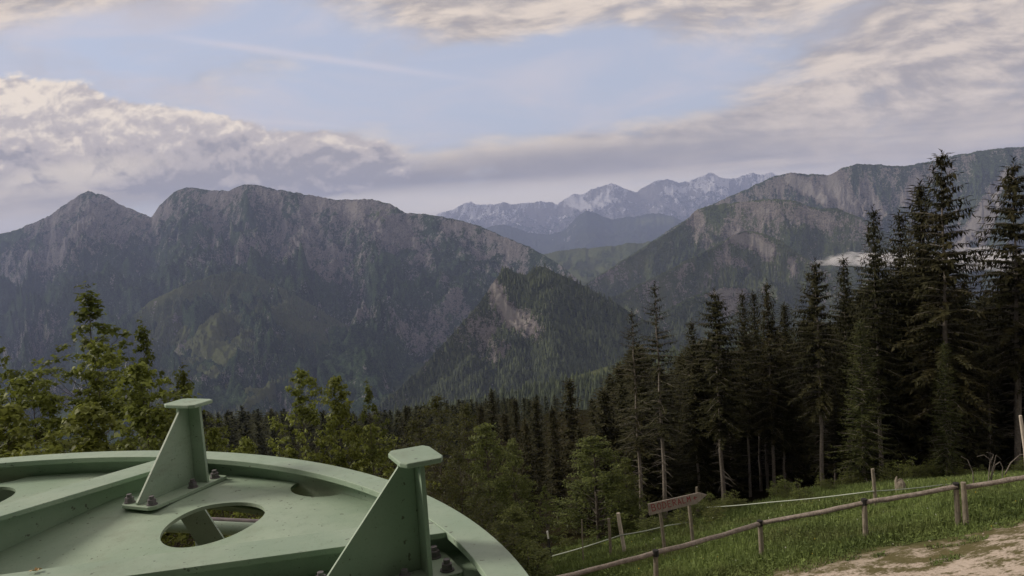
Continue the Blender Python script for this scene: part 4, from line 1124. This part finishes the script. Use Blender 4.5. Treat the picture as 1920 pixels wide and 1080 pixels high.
# ------------------------------------------------------------------ stump, bleached pole, arched twigs
p = on_ground(1688, 934); st = empty('tree_stump', p, 'grey broken tree stump behind the rail fence', 'stump')
b = MB(); b.tube([(0, 0, -.3), (0, 0, .15), (.02, 0, .5), (.05, 0, .62)], [.24, .19, .15, .05], 11, jit=.16); b.tube([(-.1, 0, .3), (-.12, .02, .55), (-.1, 0, .72)], [.08, .06, .02], 7, jit=.15); b.build('stump_wood', M['post'], st)
p = on_ground(1930, 930); q0 = at(1923, 845, p.y); q1 = at(1913, 779, p.y)
po = empty('bleached_pole', p, 'bleached pale pole leaning at the right edge of the photo', 'pole')
b = MB(); b.tube([Vector((0, 0, -.3)), q0 - p, q0.lerp(q1, .6) - p, q1 - p], [.06, .055, .05, .04], 10, jit=.06); b.build('pole_shaft', M['pale'], po)
p = on_ground(1858, 926); tw = empty('arched_twigs', p, 'bare arched twigs of a dead bush behind the rail fence', 'dead bush')
def arch(pts, r, nm='twig'):
    b = MB(); Q = [at(x, y, p.y + .2) - p for x, y in pts]; pp = []
    for i in range(len(Q) - 1):
        for k in range(4): pp.append(Q[i].lerp(Q[i + 1], k / 4))
    pp.append(Q[-1]); b.tube(pp, [r * (1 - .5 * i / len(pp)) for i in range(len(pp))], 6); b.build(nm, M['bark'], tw, True)
arch([(1856, 925), (1860, 890), (1866, 872), (1875, 866), (1880, 876), (1879, 905)], .022)
arch([(1852, 925), (1855, 880), (1857, 862), (1845, 853), (1832, 856)], .018); arch([(1857, 870), (1863, 852), (1850, 848)], .012)
arch([(1826, 915), (1824, 885), (1814, 862), (1802, 856)], .016); arch([(1884, 890), (1895, 868), (1912, 853), (1930, 850)], .02); arch([(1856, 900), (1868, 853), (1878, 862)], .012)

# ------------------------------------------------------------------ meadow grass and flowers
def blades(n_try, seed):
    g = np.random.default_rng(seed)
    px = g.uniform(880, 1960, n_try); d = 16.5 + 22.5 * g.random(n_try) ** 1.2
    u = (px - 960) / F; a = u * 1.0 + .0125 + (F * .28 / F) * 0
    x = (a + .018) * d
    side = (x - d0.x) * fnor.x + (d - d0.y) * fnor.y
    n1 = fbm(x * .9, d * .9, 3, 71)
    keep = (side + (n1 - .5) * 3.2 < .75) | ((n1 > .60) & (g.random(n_try) < .5))
    keep &= x > -1
    x, d, side = x[keep], d[keep], side[keep]; n = len(x)
    z = ground_z(x, d)
    tall = np.clip(1.0 - np.clip(side + .6, 0, 2) * .6, .22, 1)
    h = g.uniform(.09, .27, n) * tall * (.7 + .6 * fbm(x / 1.3, d / 1.3, 2, 9)) * 1.25
    w = g.uniform(.010, .022, n) * (d / 22)
    az = g.uniform(0, 6.28, n); ln = g.uniform(.1, .6, n) * h; la = g.uniform(0, 6.28, n)
    bx, by = np.cos(az) * w, np.sin(az) * w
    V = np.stack([np.stack([x - bx, d - by, z - .03], 1), np.stack([x + bx, d + by, z - .03], 1), np.stack([x + ln * np.cos(la), d + ln * np.sin(la), z + h], 1)], 1).reshape(-1, 3)
    return V, np.clip(g.normal(.5, .25, n) + (fbm(x / 2.1, d / 2.1, 3, 33) - .5) * 1.3, 0, 1), (x, d, z, h)
V, T, info = blades(260000, 8)
tag(link('grass', np_mesh('grass', V, np.arange(len(V)).reshape(-1, 3), tint=T), M['grass']), 'long meadow grass between the dirt path and the wood', None, None, 'stuff')
gw = np.random.default_rng(78); iw = gw.choice(len(info[0]), 34000)
xw, yw, zw, hw_ = (info[q][iw] for q in range(4)); kw = len(iw)
Pw = np.stack([xw + gw.normal(0, .05, kw), yw + gw.normal(0, .05, kw), zw + hw_ * gw.uniform(.15, .95, kw)], 1)
aw = gw.uniform(0, 6.28, kw); Dw = norm(np.stack([np.cos(aw), np.sin(aw), gw.uniform(-.3, .6, kw)], 1)); Nw = norm(np.cross(Dw, np.array([0, 0, 1.]) + gw.normal(0, .3, (kw, 3))))
lw = gw.uniform(.05, .15, kw); Vw, Fw = kites(Pw, Dw, Nw, lw, lw * gw.uniform(.3, .6, kw))
tw_ = np.clip(gw.normal(.45, .16, kw) + (fbm(xw / 1.6, yw / 1.6, 3, 35) - .5) * 1.3, 0, 1)
tag(link('weeds', np_mesh('weeds', Vw, Fw, tint=tw_), M['weed']), 'broad-leaved weeds between the meadow grasses', None, None, 'stuff')
g = np.random.default_rng(77); idx = g.choice(len(info[0]), 150, replace=False)
C = np.stack([info[0][idx], info[1][idx], info[2][idx] + info[3][idx] * 1.05], 1); r_ = g.uniform(.010, .022, 150); tt_ = (g.random(150) < .5).astype(float)
V = np.stack([C + np.stack([np.cos(q) * r_, np.sin(q) * r_ * .6 - r_ * .3, np.sin(q) * r_ * .8], 1) for q in np.linspace(0, 6.28, 7)[:-1]], 1).reshape(-1, 3)
tag(link('flowers', np_mesh('flowers', V, np.arange(150 * 6).reshape(-1, 6), tint=tt_), M['flower']), 'scattered yellow and white meadow flowers', None, None, 'stuff')

# stones on the path
b = MB(); rnd = random.Random(9)
for k in range(170):
    s_ = rnd.uniform(.9, 4.5); q = rnd.uniform(-1.0, 8.5)
    x, y = d0.x + fdir.x * q + fnor.x * s_, d0.y + fdir.y * q + fnor.y * s_
    r = rnd.uniform(.010, .030); z = gz(x, y); m = []
    n_ = 6
    top = [(x + r * rnd.uniform(.5, .8) * math.cos(i * 1.047), y + r * rnd.uniform(.5, .8) * math.sin(i * 1.047), z + r * rnd.uniform(.35, .6)) for i in range(n_)]
    bot = [(x + r * rnd.uniform(.9, 1.2) * math.cos(i * 1.047), y + r * rnd.uniform(.9, 1.2) * math.sin(i * 1.047), z - .01) for i in range(n_)]
    b.add(bot + top, [tuple(range(6, 12))] + [(i, (i + 1) % 6, 6 + (i + 1) % 6, 6 + i) for i in range(6)])
o = b.build('gravel', material('limestone_gravel', flat((.36, .30, .25), .9)), fixn=True); tag(o, 'loose pale stones on the dirt path', None, None, 'stuff')

# ------------------------------------------------------------------ sky, sun, camera
SUN_AZ, SUN_EL = R(-74), R(26)        # azimuth from +Y towards +X
w = bpy.data.worlds.new('World'); sc.world = w; w.use_nodes = True
t = NT(w.node_tree); t.n.clear()
out = t.node('ShaderNodeOutputWorld'); bg = t.node('ShaderNodeBackground'); bg.inputs[1].default_value = .1
sky = t.node('ShaderNodeTexSky', sky_type='NISHITA'); sky.sun_disc = False; sky.sun_elevation = SUN_EL; sky.sun_rotation = SUN_AZ
sky.altitude = 1400; sky.air_density = 1.0; sky.dust_density = 1.6; sky.ozone_density = 1.2
dv = t.coord('Generated'); x, y, z = t.sep(dv)
yy = y.mx(.12); A_ = x / yy; E_ = z / yy
def sm(px, py, rx, ry, tilt=0.0, soft=.35):
    """soft elliptical region of the sky around the direction of a photo pixel"""
    a0, e0 = ray(px, py); c, s = math.cos(tilt), math.sin(tilt)
    da, de = A_ - a0, E_ - e0
    p = (da * c + de * s) / (rx / F); q = (de * c - da * s) / (ry / F)
    return 1 - (p * p + q * q)._m('SQRT', p * p + q * q).step(1 - soft, 1 + soft)
zz = z.mx(.0) + .10
PL = t.vec(x / zz, y / zz, 0.0)                       # a flat cloud deck seen in perspective
AE = t.vec(A_ * 1.0, E_ * 1.0, 0.0)
def nz(v, sc_, det=5, ro=.55, off=(0, 0, 0), dist=0): return t.noise(t.vadd(v, off), sc_, det, ro, dist)
nP1 = nz(PL, .75, 7, .58, (3, 1, 0), .3); nP2 = nz(PL, 2.4, 6, .6, (7, 2, 1)); nA1 = nz(t.scale(AE, 5, 14, 1), 1, 7, .6, (2, 5, 0), .4); nA2 = nz(t.scale(AE, 16, 42, 1), 1, 6, .6, (8, 1, 0))
nA1s = nz(t.scale(AE, 5, 14, 1), 1, 7, .6, (2.12, 4.88, 0), .4)
nS = nz(t.scale(AE, 2.6, 38, 1), 1, 6, .55, (1, 3, 0), .5)
# coverage: two blue windows, cloud elsewhere
blue = sm(1010, 158, 470, 92, R(2), .38).mx(sm(360, 130, 470, 135, R(-2), .45)).mx(sm(650, 190, 330, 60, 0, .5))
cov = (1 - blue) * 1.25 - .28 + (nP1 - .5) * 1.5 + (nA1 - .5) * 2.2 + (nA2 - .5) * .7
alpha = cov.step(-.12, .92)
lit = ((nA1 - nA1s) * 6.0 + (nA2 - .5) * 1.5 + (nP2 - .5) * 1.3 + .42)
cloud = t.mix(lit.step(-.25, 1.25), (2.75, 2.5, 2.48), (5.5, 4.7, 4.0))
# streaked lower deck
deck = E_.step(.14, .085)
streak = t.mix((nS * .8 + nA2 * .3).step(.38, .68), (2.85, 2.6, 2.55), (5.3, 4.5, 3.75))
cloud = t.mix(deck * .75, cloud, streak)
lightband = sm(860, 268, 430, 30, R(2), .8) * (nS * .8 + nA2 * .5).step(.42, .72)
cloud = t.mix(lightband * .7, cloud, (6.0, 5.1, 4.1))
dark_band = sm(800, 335, 520, 30, R(2), .8) * (nS * .6 + nA1 * .5).step(.36, .60) * .9
cloud = t.mix(dark_band, cloud, (2.0, 1.88, 2.0))
glow = sm(760, 384, 1000, 24, 0, .8)
cloud = t.mix(glow * .85, cloud, (7.6, 6.7, 5.6))
skyc = t.mix(.74, S(t.t, sky.outputs[0]), (3.65, 3.74, 4.42))
wisp = nz(t.scale(AE, 3.4, 11, 1), 1, 7, .62, (5, 9, 0), .8).step(.40, .72) * .75
skyc = t.mix(wisp, skyc, (4.5, 4.2, 4.5))
for (px, py, rx, ry, k) in ((150, 140, 150, 55, .55), (770, 95, 60, 45, .45), (300, 20, 120, 30, .5)):
    skyc = t.mix(sm(px, py, rx, ry, 0, .8) * nA1.step(.35, .6) * k, skyc, (3.7, 3.3, 3.3))
# contrails
def trail(p0, p1, wd, k, off=0):
    (a0, e0), (a1, e1) = ray(*p0), ray(*p1); L = math.hypot(a1 - a0, e1 - e0); ca, sa = (a1 - a0) / L, (e1 - e0) / L
    u = ((A_ - a0) * ca + (E_ - e0) * sa) / L; v = ((E_ - e0) * ca - (A_ - a0) * sa + (nA2 - .5) * .0035) / (wd / F)
    return (v * v * -1.0).exp() * u.step(-.05, .25) * (1 - u.step(.6, 1.1)) * k * (nA1 * .8 + .5)
col = t.mix(trail((270, 62), (960, 160), 6.5, .55), skyc, (4.9, 4.6, 5.0))
col = t.mix(trail((240, 205), (760, 248), 4, .35), col, (4.9, 4.7, 4.9))
col = t.mix(alpha, col, cloud)
# bright cumulus bank on the left, shaded towards its underside
cu_v = t.scale(AE, 9, 13, 1)
def billow(off):
    w_ = t.noise(t.vadd(cu_v, off), .9, 4, .55, 0, True)
    v_ = t.vadd(t.vadd(t.scale(cu_v, 1.25, 1.25, 1), off), t.scale(w_, .9))
    n = t.node('ShaderNodeTexVoronoi', feature='F1', normalize=True); t.setin(n, 'Vector', v_)
    n.inputs['Scale'].default_value = 1.3; n.inputs['Detail'].default_value = 3.0; n.inputs['Roughness'].default_value = .52; n.inputs['Lacunarity'].default_value = 2.3
    return 1.0 - S(t.t, n.outputs[0]) * 1.35 + (nA2 - .5) * .22
c1 = billow((4, 2, 0)); c1s = billow((4.04, 2.16, 0))
topE = ray(250, 200)[1]
puff = sm(40, 250, 200, 100, R(-4), .35).mx(sm(280, 280, 290, 85, R(-12), .4)).mx(sm(560, 305, 190, 60, R(-4), .6) * .9)
cu = (puff * 1.15 - .5 + (c1 - .5) * 1.5).step(-.02, .26) * puff.step(.08, .4)
shade = ((c1 - c1s) * 2.6 + (E_ - ray(300, 285)[1]) * 6.0 + .36)
cuc = t.mix(shade.step(.0, .45), (2.35, 2.2, 2.35), (3.9, 3.45, 3.3)); cuc = t.mix(shade.step(.45, 1.0), cuc, (6.6, 5.7, 4.7))
col = t.mix(cu * .95, col, cuc)
# a few bright scraps under it
sc2 = sm(130, 330, 150, 24, R(5), .6) * (c1.step(.42, .62)); col = t.mix(sc2 * .85, col, (6.0, 5.2, 4.3))
t.setin(bg, 0, col); t.l.new(bg.outputs[0], out.inputs[0])

sun = bpy.data.lights.new('sun', 'SUN'); sun.energy = 2.3; sun.angle = R(13); sun.color = (1, .90, .78)
so = bpy.data.objects.new('sun', sun); COL.objects.link(so)
sd = Vector((math.sin(SUN_AZ) * math.cos(SUN_EL), math.cos(SUN_AZ) * math.cos(SUN_EL), math.sin(SUN_EL)))
so.rotation_euler = sd.to_track_quat('Z', 'Y').to_euler()

cam = bpy.data.cameras.new('camera'); co = bpy.data.objects.new('camera', cam); COL.objects.link(co); sc.camera = co
cam.sensor_width = 36; cam.lens = 36 * F / 1920; cam.clip_start = .05; cam.clip_end = 120000
fw = Vector((0, cp, -sp)); up0 = Vector((0, sp, cp)); rt0 = Vector((1, 0, 0))
# image content is turned counter-clockwise by ROLL
rt = rt0 * cr - up0 * sr
up = rt0 * sr + up0 * cr
co.matrix_world = Matrix(((rt.x, up.x, -fw.x, 0), (rt.y, up.y, -fw.y, 0), (rt.z, up.z, -fw.z, 0), (0, 0, 0, 1)))

sc.render.engine = 'CYCLES'
c = sc.cycles
c.use_denoising = True
c.max_bounces = 6; c.diffuse_bounces = 3; c.glossy_bounces = 2; c.transmission_bounces = 3; c.volume_bounces = 1; c.transparent_max_bounces = 6
c.use_adaptive_sampling = True; c.adaptive_threshold = .012
sc.view_settings.view_transform = 'Standard'; sc.view_settings.look = 'None'; sc.view_settings.exposure = .64; sc.view_settings.gamma = 1
